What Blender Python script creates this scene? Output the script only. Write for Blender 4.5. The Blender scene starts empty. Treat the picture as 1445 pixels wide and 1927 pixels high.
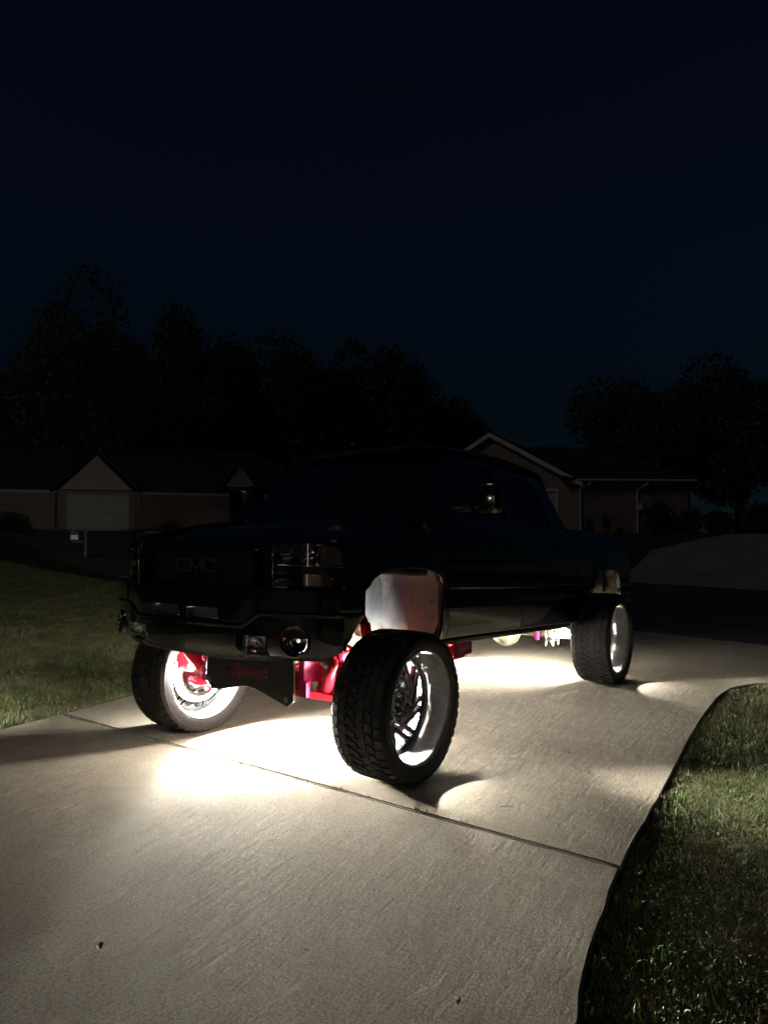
import bpy, bmesh, math, random
import numpy as np
from mathutils import Vector, Matrix
R = math.radians
sc = bpy.context.scene
col = sc.collection
random.seed(7)
rng = np.random.default_rng(7)

# ------------------------------------------------------------------ camera
cam_d = bpy.data.cameras.new('camera'); cam = bpy.data.objects.new('camera', cam_d); col.objects.link(cam)
cam.location = (3.6855, 3.4689, 1.5291)
cam.rotation_euler = (R(90 + 1.992), 0, R(215.215 - 90))
cam_d.sensor_fit = 'VERTICAL'; cam_d.sensor_height = 24.0; cam_d.lens = 24.0 * 1306.2 / 1927.0
cam_d.clip_start = 0.05; cam_d.clip_end = 600
sc.camera = cam

# ------------------------------------------------------------------ world, moonlight, exposure
SUN_EL, SUN_AZ = 36.0, -18.0      # faint sky glow, from behind and left of the camera
world = bpy.data.worlds.new("World"); sc.world = world; world.use_nodes = True
wn = world.node_tree.nodes; wl = world.node_tree.links
sky = wn.new('ShaderNodeTexSky'); sky.sky_type = 'NISHITA'; sky.sun_disc = False
sky.sun_elevation = R(SUN_EL); sky.sun_rotation = R(90 - SUN_AZ)
sky.altitude = 4500; sky.air_density = 1.0; sky.dust_density = 0.0; sky.ozone_density = 6.0
tint = wn.new('ShaderNodeMix'); tint.data_type = 'RGBA'; tint.blend_type = 'MULTIPLY'; tint.inputs[0].default_value = 1.0
tcw = wn.new('ShaderNodeTexCoord'); sxw = wn.new('ShaderNodeSeparateXYZ'); rw = wn.new('ShaderNodeValToRGB')
wl.new(tcw.outputs['Generated'], sxw.inputs[0]); wl.new(sxw.outputs['Z'], rw.inputs[0])
for k_, (p_, c_) in enumerate([(0.0, (0.16, 0.20, 0.17)), (0.17, (0.26, 0.37, 0.30)), (0.36, (0.55, 0.78, 0.80)), (0.70, (1.1, 0.95, 1.15))]):
    if k_ > 1: rw.color_ramp.elements.new(p_)
    rw.color_ramp.elements[k_].position = p_; rw.color_ramp.elements[k_].color = (*c_, 1)
wl.new(rw.outputs[0], tint.inputs[7])
wl.new(sky.outputs[0], tint.inputs[6]); wl.new(tint.outputs[2], wn['Background'].inputs[0])
wn['Background'].inputs[1].default_value = 0.0031
sun_d = bpy.data.lights.new('moonlight', 'SUN'); sun_d.energy = 0.09; sun_d.angle = R(12); sun_d.color = (1.0, 0.93, 0.85)
sun = bpy.data.objects.new('moonlight', sun_d); col.objects.link(sun)
sv = Vector((math.cos(R(SUN_EL)) * math.cos(R(SUN_AZ)), math.cos(R(SUN_EL)) * math.sin(R(SUN_AZ)), math.sin(R(SUN_EL))))
sun.rotation_euler = sv.to_track_quat('Z', 'Y').to_euler(); sun.location = (10, 10, 20)
sc.view_settings.view_transform = 'Standard'; sc.view_settings.look = 'None'
sc.view_settings.exposure = 0.0; sc.view_settings.gamma = 1.0; sc.view_settings.use_curve_mapping = False
sc.cycles.max_bounces = 8; sc.cycles.sample_clamp_indirect = 4.0
RING_FL, RING_FR, RING_R, POD = 1150.0, 7400.0, 2800.0, 800.0      # emission of the ring lights in the wheels

# ------------------------------------------------------------------ materials
class NT:
    def __init__(s, name):
        s.m = bpy.data.materials.new(name); s.m.use_nodes = True; s.t = s.m.node_tree
        s.n = s.t.nodes; s.l = s.t.links; s.b = s.n['Principled BSDF']; s.out = s.n['Material Output']
    def new(s, t, **kw):
        n = s.n.new(t)
        for k, v in kw.items(): setattr(n, k, v)
        return n
    def coord(s, kind='Object', scale=(1, 1, 1), rot=(0, 0, 0), loc=(0, 0, 0)):
        tc = s.new('ShaderNodeTexCoord'); mp = s.new('ShaderNodeMapping')
        mp.inputs['Scale'].default_value = scale; mp.inputs['Rotation'].default_value = rot; mp.inputs['Location'].default_value = loc
        s.l.new(tc.outputs[kind], mp.inputs[0]); return mp.outputs[0]
    def noise(s, vec, scale, detail=4, rough=0.55, dist=0.0):
        n = s.new('ShaderNodeTexNoise'); n.inputs['Scale'].default_value = scale; n.inputs['Detail'].default_value = detail
        n.inputs['Roughness'].default_value = rough; n.inputs['Distortion'].default_value = dist
        s.l.new(vec, n.inputs['Vector']); return n.outputs[0]
    def ramp(s, v, stops):
        r = s.new('ShaderNodeValToRGB'); e = r.color_ramp.elements
        while len(e) < len(stops): e.new(0.5)
        for i, (p, c) in enumerate(stops):
            e[i].position = p; e[i].color = (c, c, c, 1) if isinstance(c, (int, float)) else (*c, 1)
        s.l.new(v, r.inputs[0]); return r.outputs[0]
    def mix(s, f, a, b, mode='MIX'):
        n = s.new('ShaderNodeMix', data_type='RGBA', blend_type=mode)
        for sock, v in ((n.inputs[0], f), (n.inputs[6], a), (n.inputs[7], b)):
            if hasattr(v, 'is_output'): s.l.new(v, sock)
            elif sock is n.inputs[0]: sock.default_value = v
            else: sock.default_value = (*v, 1)
        return n.outputs[2]
    def math(s, op, a, b=0.0, clamp=False):
        n = s.new('ShaderNodeMath', operation=op); n.use_clamp = clamp
        for sock, v in ((n.inputs[0], a), (n.inputs[1], b)):
            if hasattr(v, 'is_output'): s.l.new(v, sock)
            else: sock.default_value = v
        return n.outputs[0]
    def bump(s, h, strength=0.3, dist=0.01, prev=None):
        n = s.new('ShaderNodeBump'); n.inputs['Strength'].default_value = strength; n.inputs['Distance'].default_value = dist
        s.l.new(h, n.inputs['Height'])
        if prev is not None: s.l.new(prev, n.inputs['Normal'])
        return n.outputs[0]
    def set(s, **kw):
        for k, v in kw.items():
            i = s.b.inputs[k.replace('_', ' ')]
            if hasattr(v, 'is_output'): s.l.new(v, i)
            else: i.default_value = (*v, 1) if isinstance(v, tuple) and len(v) == 3 else v
        return s.m

def simple(name, c, rough=0.5, metal=0.0, spec=0.5, var=0.0, vs=20, bump=0.0, coat=0.0):
    t = NT(name)
    if var or bump:
        v = t.coord(); n = t.noise(v, vs, 5)
        if var:
            d = tuple(x * (1 - var) for x in c); h = tuple(min(1, x * (1 + var)) for x in c)
            t.set(Base_Color=t.ramp(n, [(0.3, d), (0.7, h)]))
            t.set(Roughness=t.ramp(t.noise(v, vs * 2.3, 3), [(0.3, max(0.02, rough * 0.75)), (0.7, min(1, rough * 1.25))]))
        if bump: t.set(Normal=t.bump(n, bump, 0.004))
    if not var: t.set(Base_Color=c, Roughness=rough)
    t.set(Metallic=metal, Specular_IOR_Level=spec, Coat_Weight=coat, Coat_Roughness=0.03)
    return t.m

M = {}
M['paint'] = simple('black_car_paint', (0.006, 0.006, 0.008), 0.10, 0, 0.8, var=0.2, vs=6, coat=1.0)
M['trim'] = simple('black_plastic', (0.015, 0.015, 0.016), 0.42, var=0.3, vs=40, bump=0.1)
M['satin'] = simple('satin_black_powder_coat', (0.02, 0.02, 0.022), 0.33, var=0.2, vs=30)
M['chrome'] = simple('chrome', (0.75, 0.76, 0.78), 0.07, 1.0, var=0.08, vs=12)
M['dark_chrome'] = simple('smoked_reflector', (0.42, 0.40, 0.38), 0.14, 1.0, var=0.3, vs=30)
M['red'] = simple('red_powder_coat', (0.72, 0.012, 0.035), 0.38, var=0.15, vs=18, bump=0.06)
M['pink'] = simple('magenta_powder_coat', (0.60, 0.015, 0.12), 0.4, var=0.15, vs=18)
M['steel'] = simple('bolt_steel', (0.55, 0.54, 0.50), 0.32, 1.0, var=0.2, vs=60)
M['grime'] = simple('dusty_undercoat', (0.20, 0.17, 0.12), 0.75, 0, var=0.45, vs=14, bump=0.4)
M['frame'] = simple('weathered_frame_steel', (0.30, 0.26, 0.21), 0.7, 0, var=0.5, vs=9, bump=0.3)
M['bed'] = simple('bed_liner', (0.02, 0.02, 0.02), 0.8, bump=0.4, var=0.2, vs=80)
M['amber'] = simple('dark_amber_lens', (0.10, 0.035, 0.015), 0.2, coat=1.0)
M['decal_red'] = simple('dull_red_print', (0.26, 0.02, 0.04), 0.5)
M['letter'] = simple('dark_brushed_letter', (0.36, 0.36, 0.38), 0.3, 1.0)
M['decal_pale'] = simple('pale_print', (0.62, 0.50, 0.50), 0.5)
M['trim_gloss'] = simple('gloss_black_letter', (0.012, 0.012, 0.013), 0.08, coat=1.0)
M['white_trim'] = simple('white_painted_trim', (0.52, 0.51, 0.48), 0.55, var=0.12, vs=3, bump=0.05)
M['garage'] = simple('white_garage_door', (0.32, 0.33, 0.30), 0.5, var=0.08, vs=2)
M['siding'] = simple('beige_gable_siding', (0.36, 0.30, 0.27), 0.7, var=0.1, vs=4)
M['number_white'] = simple('number_plate_white', (0.85, 0.85, 0.82), 0.3)
M['post'] = simple('mailbox_dark', (0.03, 0.03, 0.035), 0.6, var=0.2)
M['bark'] = simple('bark', (0.07, 0.055, 0.04), 0.9, var=0.3, vs=12, bump=0.5)
M['kerb'] = simple('kerb_concrete', (0.30, 0.28, 0.25), 0.8, var=0.25, vs=5, bump=0.2)
M['potred'] = simple('red_plastic_pot', (0.35, 0.05, 0.04), 0.5, var=0.1)

def glass(name, c, ior=1.45, rough=0.02, alpha=None):
    t = NT(name); t.set(Base_Color=c, Roughness=rough, IOR=ior, Transmission_Weight=1.0)
    return t.m
M['tint'] = simple('tinted_window_glass', (0.004, 0.005, 0.006), 0.03, spec=0.5, coat=0.6)
def thin(name, c, f=0.1):
    t = NT(name); tr = t.new('ShaderNodeBsdfTransparent'); tr.inputs[0].default_value = (*c, 1)
    gl = t.new('ShaderNodeBsdfGlossy'); gl.inputs['Roughness'].default_value = 0.03
    fr = t.new('ShaderNodeFresnel'); fr.inputs[0].default_value = 1.5
    mx = t.new('ShaderNodeMixShader'); t.l.new(fr.outputs[0], mx.inputs[0]); t.l.new(tr.outputs[0], mx.inputs[1]); t.l.new(gl.outputs[0], mx.inputs[2])
    t.l.new(mx.outputs[0], t.out.inputs[0]); return t.m
M['lens'] = thin('clear_headlight_lens', (0.93, 0.93, 0.93))
M['smoke_lens'] = thin('smoked_signal_lens', (0.28, 0.24, 0.22))
def emit(name, c, s):
    t = NT(name); t.set(Base_Color=(0.8, 0.8, 0.8), Emission_Color=c, Emission_Strength=s); return t.m
for k_, v_ in (('rock', 2800.0), ('pod', POD * 1000), ('pod_low', POD * 105), ('pod_right', POD * 450), ('ring', RING_FL), ('ring_fr', RING_FR), ('ring_r', RING_R)): M[k_] = emit('white_led_' + k_, (1.0, 0.965, 0.84), v_)

M['fill_lantern'] = emit('added_fill_lantern', (1.0, 0.88, 0.72), 420.0)  # added fill light behind the camera, for the truck nose
M['lit'] = emit('lit_door_glass', (1.0, 0.9, 0.75), 6.0)
def mat_rubber():
    t = NT('tyre_rubber'); v = t.coord()
    n = t.noise(v, 22, 6); d = t.noise(v, 5, 4)
    c = t.mix(t.ramp(d, [(0.45, 0.0), (0.75, 0.55)]), (0.018, 0.018, 0.019), (0.034, 0.029, 0.023))
    t.set(Base_Color=c, Roughness=t.ramp(n, [(0.3, 0.55), (0.7, 0.8)]), Specular_IOR_Level=0.35)
    t.set(Normal=t.bump(t.noise(v, 160, 3), 0.25, 0.002)); return t.m
M['rubber'] = mat_rubber()
def mat_alu():
    t = NT('dulled_polished_aluminium'); v = t.coord(); v2 = t.coord(scale=(1, 0.35, 1))
    sm = t.noise(v2, 9, 8, 0.65, 1.4); fine = t.noise(v, 70, 6, 0.7)
    c = t.mix(t.ramp(sm, [(0.35, 0.0), (0.68, 1.0)]), (0.50, 0.505, 0.51), (0.86, 0.86, 0.85))
    vor = t.new('ShaderNodeTexVoronoi'); vor.inputs['Scale'].default_value = 55; t.l.new(v, vor.inputs['Vector'])
    sp = t.ramp(vor.outputs['Distance'], [(0.05, 1.0), (0.14, 0.0)])
    c = t.mix(t.math('MULTIPLY', sp, 0.5), c, (0.75, 0.75, 0.72))
    t.set(Base_Color=c, Metallic=0.8, Roughness=t.ramp(sm, [(0.3, 0.34), (0.7, 0.55)]))
    t.set(Normal=t.bump(fine, 0.25, 0.002, t.bump(sm, 0.25, 0.006))); return t.m
M['alu'] = mat_alu()
M['spoke'] = simple('dark_polished_spoke', (0.42, 0.42, 0.44), 0.2, 1.0, var=0.25, vs=25)
def mat_liner():
    t = NT('scuffed_wheel_well_liner'); v = t.coord(); vs = t.coord(scale=(5.0, 26.0, 1.1), rot=(0, 0.25, 0))
    big = t.noise(v, 3.0, 5, 0.6, 0.6); stre = t.noise(vs, 3.2, 8, 0.7, 0.8); fine = t.noise(v, 60, 6, 0.7)
    base = t.mix(t.ramp(big, [(0.42, 0.0), (0.58, 1.0)]), (0.07, 0.08, 0.10), (0.15, 0.16, 0.17))
    tc = t.new('ShaderNodeTexCoord'); sx = t.new('ShaderNodeSeparateXYZ'); t.l.new(tc.outputs['Object'], sx.inputs[0])
    zone = t.math('ADD', sx.outputs['Y'], t.math('MULTIPLY', t.math('SUBTRACT', big, 0.5), 0.25))
    band = t.ramp(zone, [(0.62, 0.0), (0.72, 1.0), (0.82, 1.0), (0.90, 0.35)])
    base = t.mix(t.ramp(zone, [(0.60, 0.0), (0.78, 1.0)]), base, (0.19, 0.17, 0.155))
    rust = t.math('MULTIPLY', band, t.ramp(stre, [(0.47, 0.0), (0.60, 0.85)]))
    c = t.mix(rust, base, (0.36, 0.18, 0.08))
    c = t.mix(t.math('MULTIPLY', band, t.ramp(stre, [(0.60, 0.0), (0.66, 0.8)])), c, (0.50, 0.38, 0.28))
    vor = t.new('ShaderNodeTexVoronoi'); vor.inputs['Scale'].default_value = 34; t.l.new(v, vor.inputs['Vector'])
    c = t.mix(t.math('MULTIPLY', t.ramp(vor.outputs['Distance'], [(0.07, 1.0), (0.15, 0.0)]), 0.6), c, (0.55, 0.52, 0.46))
    t.set(Base_Color=c, Roughness=0.5, Normal=t.bump(fine, 0.35, 0.003, t.bump(stre, 0.3, 0.004))); return t.m
M['liner'] = mat_liner()
def mat_concrete():
    t = NT('driveway_concrete'); v = t.coord(); vs = t.coord(scale=(0.8, 3.0, 1), rot=(0, 0, R(12)))
    big = t.noise(v, 0.9, 5, 0.6); mid = t.noise(v, 7, 6, 0.65); fine = t.noise(v, 210, 3, 0.6); grain = t.noise(v, 75, 4, 0.75)
    rip = t.noise(vs, 4.6, 4, 0.5, 0.5); rip2 = t.noise(t.coord(scale=(1.0, 3.4, 1), rot=(0, 0, R(-10))), 13, 4, 0.6, 0.2)
    c = t.mix(t.ramp(big, [(0.3, 0.0), (0.7, 1.0)]), (0.265, 0.225, 0.17), (0.40, 0.355, 0.28))
    c = t.mix(t.ramp(mid, [(0.35, 0.35), (0.6, 0.0)]), c, (0.25, 0.205, 0.16))
    c = t.mix(t.ramp(grain, [(0.40, 0.75), (0.54, 0.0)]), c, (0.14, 0.12, 0.10))
    c = t.mix(t.ramp(fine, [(0.57, 0.0), (0.68, 0.8)]), c, (0.72, 0.68, 0.60))  # pale specks: sand-grain glints painted into the colour
    st = t.noise(t.coord(scale=(1, 1, 1)), 2.3, 6, 0.7, 0.6)
    c = t.mix(t.ramp(st, [(0.56, 0.0), (0.72, 0.55)]), c, (0.20, 0.17, 0.135))
    pit = t.noise(t.coord(scale=(3.0, 1.0, 1)), 16, 5, 0.75, 0.9)
    c = t.mix(t.ramp(pit, [(0.685, 0.0), (0.715, 0.8)]), c, (0.06, 0.05, 0.04))
    t.set(Base_Color=c, Roughness=t.ramp(fine, [(0.60, 0.95), (0.74, 0.35)]), Specular_IOR_Level=0.35)
    b = t.bump(rip, 0.8, 0.0135); b = t.bump(rip2, 0.8, 0.0045, b); b = t.bump(mid, 1.0, 0.006, b); b = t.bump(grain, 1.0, 0.0042, b); b = t.bump(fine, 1.0, 0.0026, b)
    t.set(Normal=b); return t.m
M['concrete'] = mat_concrete()
def mat_asphalt():
    t = NT('street_asphalt'); v = t.coord(); f = t.noise(v, 120, 4, 0.7); b = t.noise(v, 0.8, 4)
    c = t.mix(t.ramp(b, [(0.3, 0.0), (0.7, 1.0)]), (0.045, 0.045, 0.048), (0.075, 0.073, 0.072))
    t.set(Base_Color=t.mix(t.ramp(f, [(0.55, 0.0), (0.7, 0.5)]), c, (0.18, 0.17, 0.16)), Roughness=0.75, Normal=t.bump(f, 0.6, 0.004)); return t.m
M['asphalt'] = mat_asphalt()
def mat_soil():
    t = NT('lawn_soil_and_thatch'); v = t.coord(); a = t.noise(v, 1.6, 5, 0.6); f = t.noise(v, 60, 5, 0.7)
    c = t.mix(t.ramp(a, [(0.4, 0.0), (0.62, 1.0)]), (0.045, 0.055, 0.022), (0.10, 0.078, 0.048))
    c = t.mix(t.ramp(f, [(0.35, 0.7), (0.6, 0.0)]), c, (0.015, 0.014, 0.008))
    t.set(Base_Color=c, Roughness=0.9, Specular_IOR_Level=0.1, Normal=t.bump(f, 1.0, 0.02, t.bump(a, 0.6, 0.05))); return t.m
M['soil'] = mat_soil()
def mat_blade(name, a, b, c3):
    t = NT(name); g = t.new('ShaderNodeNewGeometry'); 
    c = t.ramp(g.outputs['Random Per Island'], [(0.0, a), (0.45, b), (0.78, b), (1.0, c3)])
    v = t.coord(); n = t.noise(v, 1.7, 4, 0.6)
    c = t.mix(t.ramp(n, [(0.48, 0.0), (0.64, 0.75)]), c, c3)
    t.set(Base_Color=c, Roughness=0.5, Specular_IOR_Level=0.3); return t.m
M['blade'] = mat_blade('grass_blades', (0.055, 0.08, 0.030), (0.105, 0.125, 0.052), (0.24, 0.195, 0.115))
M['weed'] = mat_blade('weed_leaves', (0.10, 0.20, 0.04), (0.16, 0.27, 0.06), (0.20, 0.28, 0.08))
M['leaf'] = mat_blade('tree_leaves', (0.035, 0.045, 0.022), (0.05, 0.065, 0.03), (0.07, 0.075, 0.045))
M['dry'] = simple('dry_leaf', (0.05, 0.032, 0.02), 0.8, var=0.3)
def mat_brick():
    t = NT('brown_brick_wall'); tc = t.new('ShaderNodeTexCoord'); br = t.new('ShaderNodeTexBrick')
    t.l.new(tc.outputs['UV'], br.inputs['Vector'])
    br.inputs['Color1'].default_value = (0.20, 0.115, 0.085, 1); br.inputs['Color2'].default_value = (0.12, 0.075, 0.06, 1)
    br.inputs['Mortar'].default_value = (0.38, 0.35, 0.31, 1); br.inputs['Scale'].default_value = 1.0
    br.inputs['Brick Width'].default_value = 0.24; br.inputs['Row Height'].default_value = 0.085; br.inputs['Mortar Size'].default_value = 0.012
    t.set(Base_Color=br.outputs[0], Roughness=0.85); return t.m
M['brick'] = mat_brick()
def mat_shingle():
    t = NT('dark_roof_shingles'); v = t.coord(); n = t.noise(v, 9, 4)
    t.set(Base_Color=t.ramp(n, [(0.3, (0.028, 0.026, 0.026)), (0.7, (0.06, 0.055, 0.052))]), Roughness=0.95, Specular_IOR_Level=0.1, Normal=t.bump(n, 0.6, 0.02)); return t.m
M['shingle'] = mat_shingle()

# ------------------------------------------------------------------ object helpers
def mk(name, verts, faces, mat, parent=None, smooth=False, loc=(0, 0, 0), uv=None):
    me = bpy.data.meshes.new(name); me.from_pydata([tuple(v) for v in verts], [], [tuple(f) for f in faces]); me.update()
    if smooth: me.polygons.foreach_set('use_smooth', [True] * len(me.polygons))
    if smooth == 'auto':
        try: me.set_sharp_from_angle(angle=R(35))
        except Exception: pass
    me.materials.append(mat)
    o = bpy.data.objects.new(name, me); col.objects.link(o); o.location = loc
    if parent: o.parent = parent
    return o
def from_bm(name, bm, mat, parent=None, smooth=False, weld=0.0):
    if weld: bmesh.ops.remove_doubles(bm, verts=bm.verts, dist=weld)
    bmesh.ops.recalc_face_normals(bm, faces=bm.faces)
    me = bpy.data.meshes.new(name); bm.to_mesh(me); bm.free()
    if smooth:
        me.polygons.foreach_set('use_smooth', [True] * len(me.polygons))
        if smooth == 'auto': me.set_sharp_from_angle(angle=R(32))
    me.materials.append(mat)
    o = bpy.data.objects.new(name, me); col.objects.link(o)
    if parent: o.parent = parent
    return o
def empty(name, loc=(0, 0, 0), rz=0, parent=None):
    o = bpy.data.objects.new(name, None); o.empty_display_size = 0.1; col.objects.link(o); o.location = loc; o.rotation_euler = (0, 0, rz)
    if parent: o.parent = parent
    return o
def tag(o, label=None, cat=None, group=None, kind=None):
    for k, v in (('label', label), ('category', cat), ('group', group), ('kind', kind)):
        if v: o[k] = v
    return o
def copy_tree(o, parent=None):
    c = o.copy(); col.objects.link(c)
    if parent: c.parent = parent
    for ch in list(o.children): copy_tree(ch, c)
    return c
def b_box(bm, x0, x1, y0, y1, z0, z1, bev=0.0, mtx=None):
    r = bmesh.ops.create_cube(bm, size=1.0); vs = r['verts']
    for v in vs: v.co = Vector(((x0 + x1) / 2 + v.co.x * (x1 - x0), (y0 + y1) / 2 + v.co.y * (y1 - y0), (z0 + z1) / 2 + v.co.z * (z1 - z0)))
    if bev:
        es = list({e for v in vs for e in v.link_edges})
        rr = bmesh.ops.bevel(bm, geom=es, offset=bev, segments=2, affect='EDGES', profile=0.6); vs = rr['verts'] if rr['verts'] else vs
    if mtx is not None: bmesh.ops.transform(bm, matrix=mtx, verts=list({v for v in vs if v.is_valid}))
def b_tube(bm, pts, r, seg=10, caps=True, rs=None):
    pts = [Vector(p) for p in pts]; rings = []
    t0 = (pts[1] - pts[0]).normalized(); up = Vector((0, 0, 1)) if abs(t0.z) < 0.9 else Vector((1, 0, 0))
    a = t0.cross(up).normalized()
    for i, p in enumerate(pts):
        t = (pts[min(i + 1, len(pts) - 1)] - pts[max(i - 1, 0)]).normalized()
        a = (a - t * a.dot(t)).normalized(); b = t.cross(a); rr = rs[i] if rs else r
        rings.append([bm.verts.new(p + a * math.cos(2 * math.pi * k / seg) * rr + b * math.sin(2 * math.pi * k / seg) * rr) for k in range(seg)])
    for i in range(len(rings) - 1):
        for k in range(seg): bm.faces.new((rings[i][k], rings[i][(k + 1) % seg], rings[i + 1][(k + 1) % seg], rings[i + 1][k]))
    if caps: bm.faces.new(rings[0][::-1]); bm.faces.new(rings[-1])
def b_lathe(bm, prof, seg=48, axis='y', c=(0, 0, 0), closed=False):
    c = Vector(c); rings = []
    for (v, r) in prof:
        ring = []
        for k in range(seg):
            a = 2 * math.pi * k / seg; ca, sa = math.cos(a) * r, math.sin(a) * r
            p = Vector((ca, v, sa)) if axis == 'y' else (Vector((v, ca, sa)) if axis == 'x' else Vector((ca, sa, v)))
            ring.append(bm.verts.new(c + p))
        rings.append(ring)
    n = len(rings)
    for i in range(n if closed else n - 1):
        A, B = rings[i], rings[(i + 1) % n]
        for k in range(seg): bm.faces.new((A[k], A[(k + 1) % seg], B[(k + 1) % seg], B[k]))
def b_prism(bm, poly, d0, d1, plane='yz'):
    def P(a, b, d):
        return Vector((d, a, b)) if plane == 'yz' else (Vector((a, d, b)) if plane == 'xz' else Vector((a, b, d)))
    A = [bm.verts.new(P(a, b, d0)) for a, b in poly]; B = [bm.verts.new(P(a, b, d1)) for a, b in poly]
    bm.faces.new(A); bm.faces.new(B[::-1]); n = len(poly)
    for i in range(n): bm.faces.new((A[i], B[i], B[(i + 1) % n], A[(i + 1) % n]))
def lerp(x, pts):
    return float(np.interp(x, [p[0] for p in pts], [p[1] for p in pts]))
def sstep(a, b, x):
    t = min(1, max(0, (x - a) / (b - a))); return t * t * (3 - 2 * t)
def text_mesh(name, body, size, mat, parent, extrude=0.002, shear=0.0, mtx=None, sx=1.0):
    cu = bpy.data.curves.new(name, 'FONT'); cu.body = body; cu.size = size; cu.extrude = extrude; cu.shear = shear
    cu.align_x = 'CENTER'; cu.align_y = 'CENTER'; cu.resolution_u = 3
    tmp = bpy.data.objects.new('tmp', cu); col.objects.link(tmp); dg = bpy.context.evaluated_depsgraph_get()
    me = bpy.data.meshes.new_from_object(tmp.evaluated_get(dg)); bpy.data.objects.remove(tmp)
    me.transform(Matrix.Diagonal((sx, 1, 1, 1))); me.transform(mtx or Matrix()); me.materials.clear(); me.materials.append(mat)
    o = bpy.data.objects.new(name, me); col.objects.link(o)
    if parent: o.parent = parent
    return o

# ------------------------------------------------------------------ ground
CX, CY = 3.7, 3.5
HP = [(0, 0), (11.5, 0), (16, 0.09), (20.4, 0.28), (24, 0.56), (28, 1.0), (32, 1.42), (36, 1.68), (42, 1.75), (70, 1.8), (400, 2.0)]
HX = np.array([p[0] for p in HP]); HZ = np.array([p[1] for p in HP])
def hgt(x, y): return np.interp(np.hypot(np.asarray(x) - CX, np.asarray(y) - CY), HX, HZ)

DRIVE_R = [(9.0, 6.4), (6.0, 4.65), (3.6, 3.38), (2.4, 2.93), (1.51, 2.68), (1.14, 2.59), (0.39, 2.48), (-0.3, 2.43), (-0.82, 2.39), (-2.06, 2.29), (-3.2, 2.23), (-3.93, 2.24), (-4.35, 2.36), (-4.62, 2.55), (-4.95, 2.95), (-5.3, 3.6), (-5.5, 4.4), (-5.6, 5.4)]
DRIVE_L = [(9.0, 0.6), (6.0, -0.85), (3.6, -1.62), (2.0, -2.02), (0.91, -2.2), (0.36, -2.27), (-0.42, -2.38), (-2.0, -2.56), (-4.0, -2.72), (-5.6, -2.9), (-6.4, -3.2), (-7.0, -3.9), (-7.4, -4.8)]
STREET_NEAR = [(-6.2, 8.0), (-6.6, 5.4), (-7.0, 4.0), (-7.41, 2.22), (-7.9, 0.27), (-8.2, -2.0), (-8.1, -4.8), (-7.9, -9.0), (-8.6, -16), (-11, -26), (-14.5, -38), (-19, -60)]
def catmull(pts, step=0.12):
    P = [np.array(p, float) for p in pts]; P = [2 * P[0] - P[1]] + P + [2 * P[-1] - P[-2]]; out = []
    for i in range(1, len(P) - 2):
        n = max(2, int(np.linalg.norm(P[i + 1] - P[i]) / step))
        for k in range(n):
            t = k / n; a, b, c, d = P[i - 1:i + 3]
            out.append(0.5 * ((2 * b) + (-a + c) * t + (2 * a - 5 * b + 4 * c - d) * t * t + (-a + 3 * b - 3 * c + d) * t ** 3))
    out.append(P[-2]); return out
DR = catmull(DRIVE_R); DL = catmull(DRIVE_L); SN = catmull(STREET_NEAR, 0.5)

# lawn terrain: one big sheet, finer near the truck
def axis_pts():
    a = list(np.arange(-16, 14.01, 0.5)); s = 0.5; x = 14.0; hi = []
    while x < 260: s *= 1.12; x += s; hi.append(x)
    s = 0.5; x = -16.0; lo = []
    while x > -260: s *= 1.12; x -= s; lo.append(x)
    return np.array(lo[::-1] + a + hi)
ax = axis_pts(); GX, GY = np.meshgrid(ax, ax, indexing='ij'); n = len(ax)
GZ = hgt(GX, GY) - 0.036
V = np.stack([GX.ravel(), GY.ravel(), GZ.ravel()], 1); idx = np.arange(n * n).reshape(n, n)
F = np.stack([idx[:-1, :-1].ravel(), idx[1:, :-1].ravel(), idx[1:, 1:].ravel(), idx[:-1, 1:].ravel()], 1)
lawn = mk('lawn', V.tolist(), F.tolist(), M['soil'], smooth=True); tag(lawn, 'dark lawn ground running on both sides of the driveway', kind='structure')

def sheet(name, left, right, dz, mat, n_across=10, parent=None):
    m = min(len(left), len(right))
    L = [left[int(i * (len(left) - 1) / (m - 1))] for i in range(m)]; Rr = [right[int(i * (len(right) - 1) / (m - 1))] for i in range(m)]
    vs = []; fs = []
    for i in range(m):
        for k in range(n_across + 1):
            p = np.array(L[i]) * (1 - k / n_across) + np.array(Rr[i]) * k / n_across
            vs.append((p[0], p[1], float(hgt(p[0], p[1])) + dz))
    w = n_across + 1
    for i in range(m - 1):
        for k in range(n_across): fs.append((i * w + k, i * w + k + 1, (i + 1) * w + k + 1, (i + 1) * w + k))
    return mk(name, vs, fs, mat, parent, smooth=True)
# street: near edge and an edge about 8.2 m beyond it
far = []
for i, p in enumerate(SN):
    d = SN[min(i + 1, len(SN) - 1)] - SN[max(i - 1, 0)]; d /= np.linalg.norm(d); nrm = np.array([d[1], -d[0]])
    if nrm[0] > 0: nrm = -nrm
    far.append(p + nrm * 8.0)
street = sheet('street', SN, far, -0.03, M['asphalt'], 14); tag(street, 'dark asphalt street crossing behind the truck', kind='structure')

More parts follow.
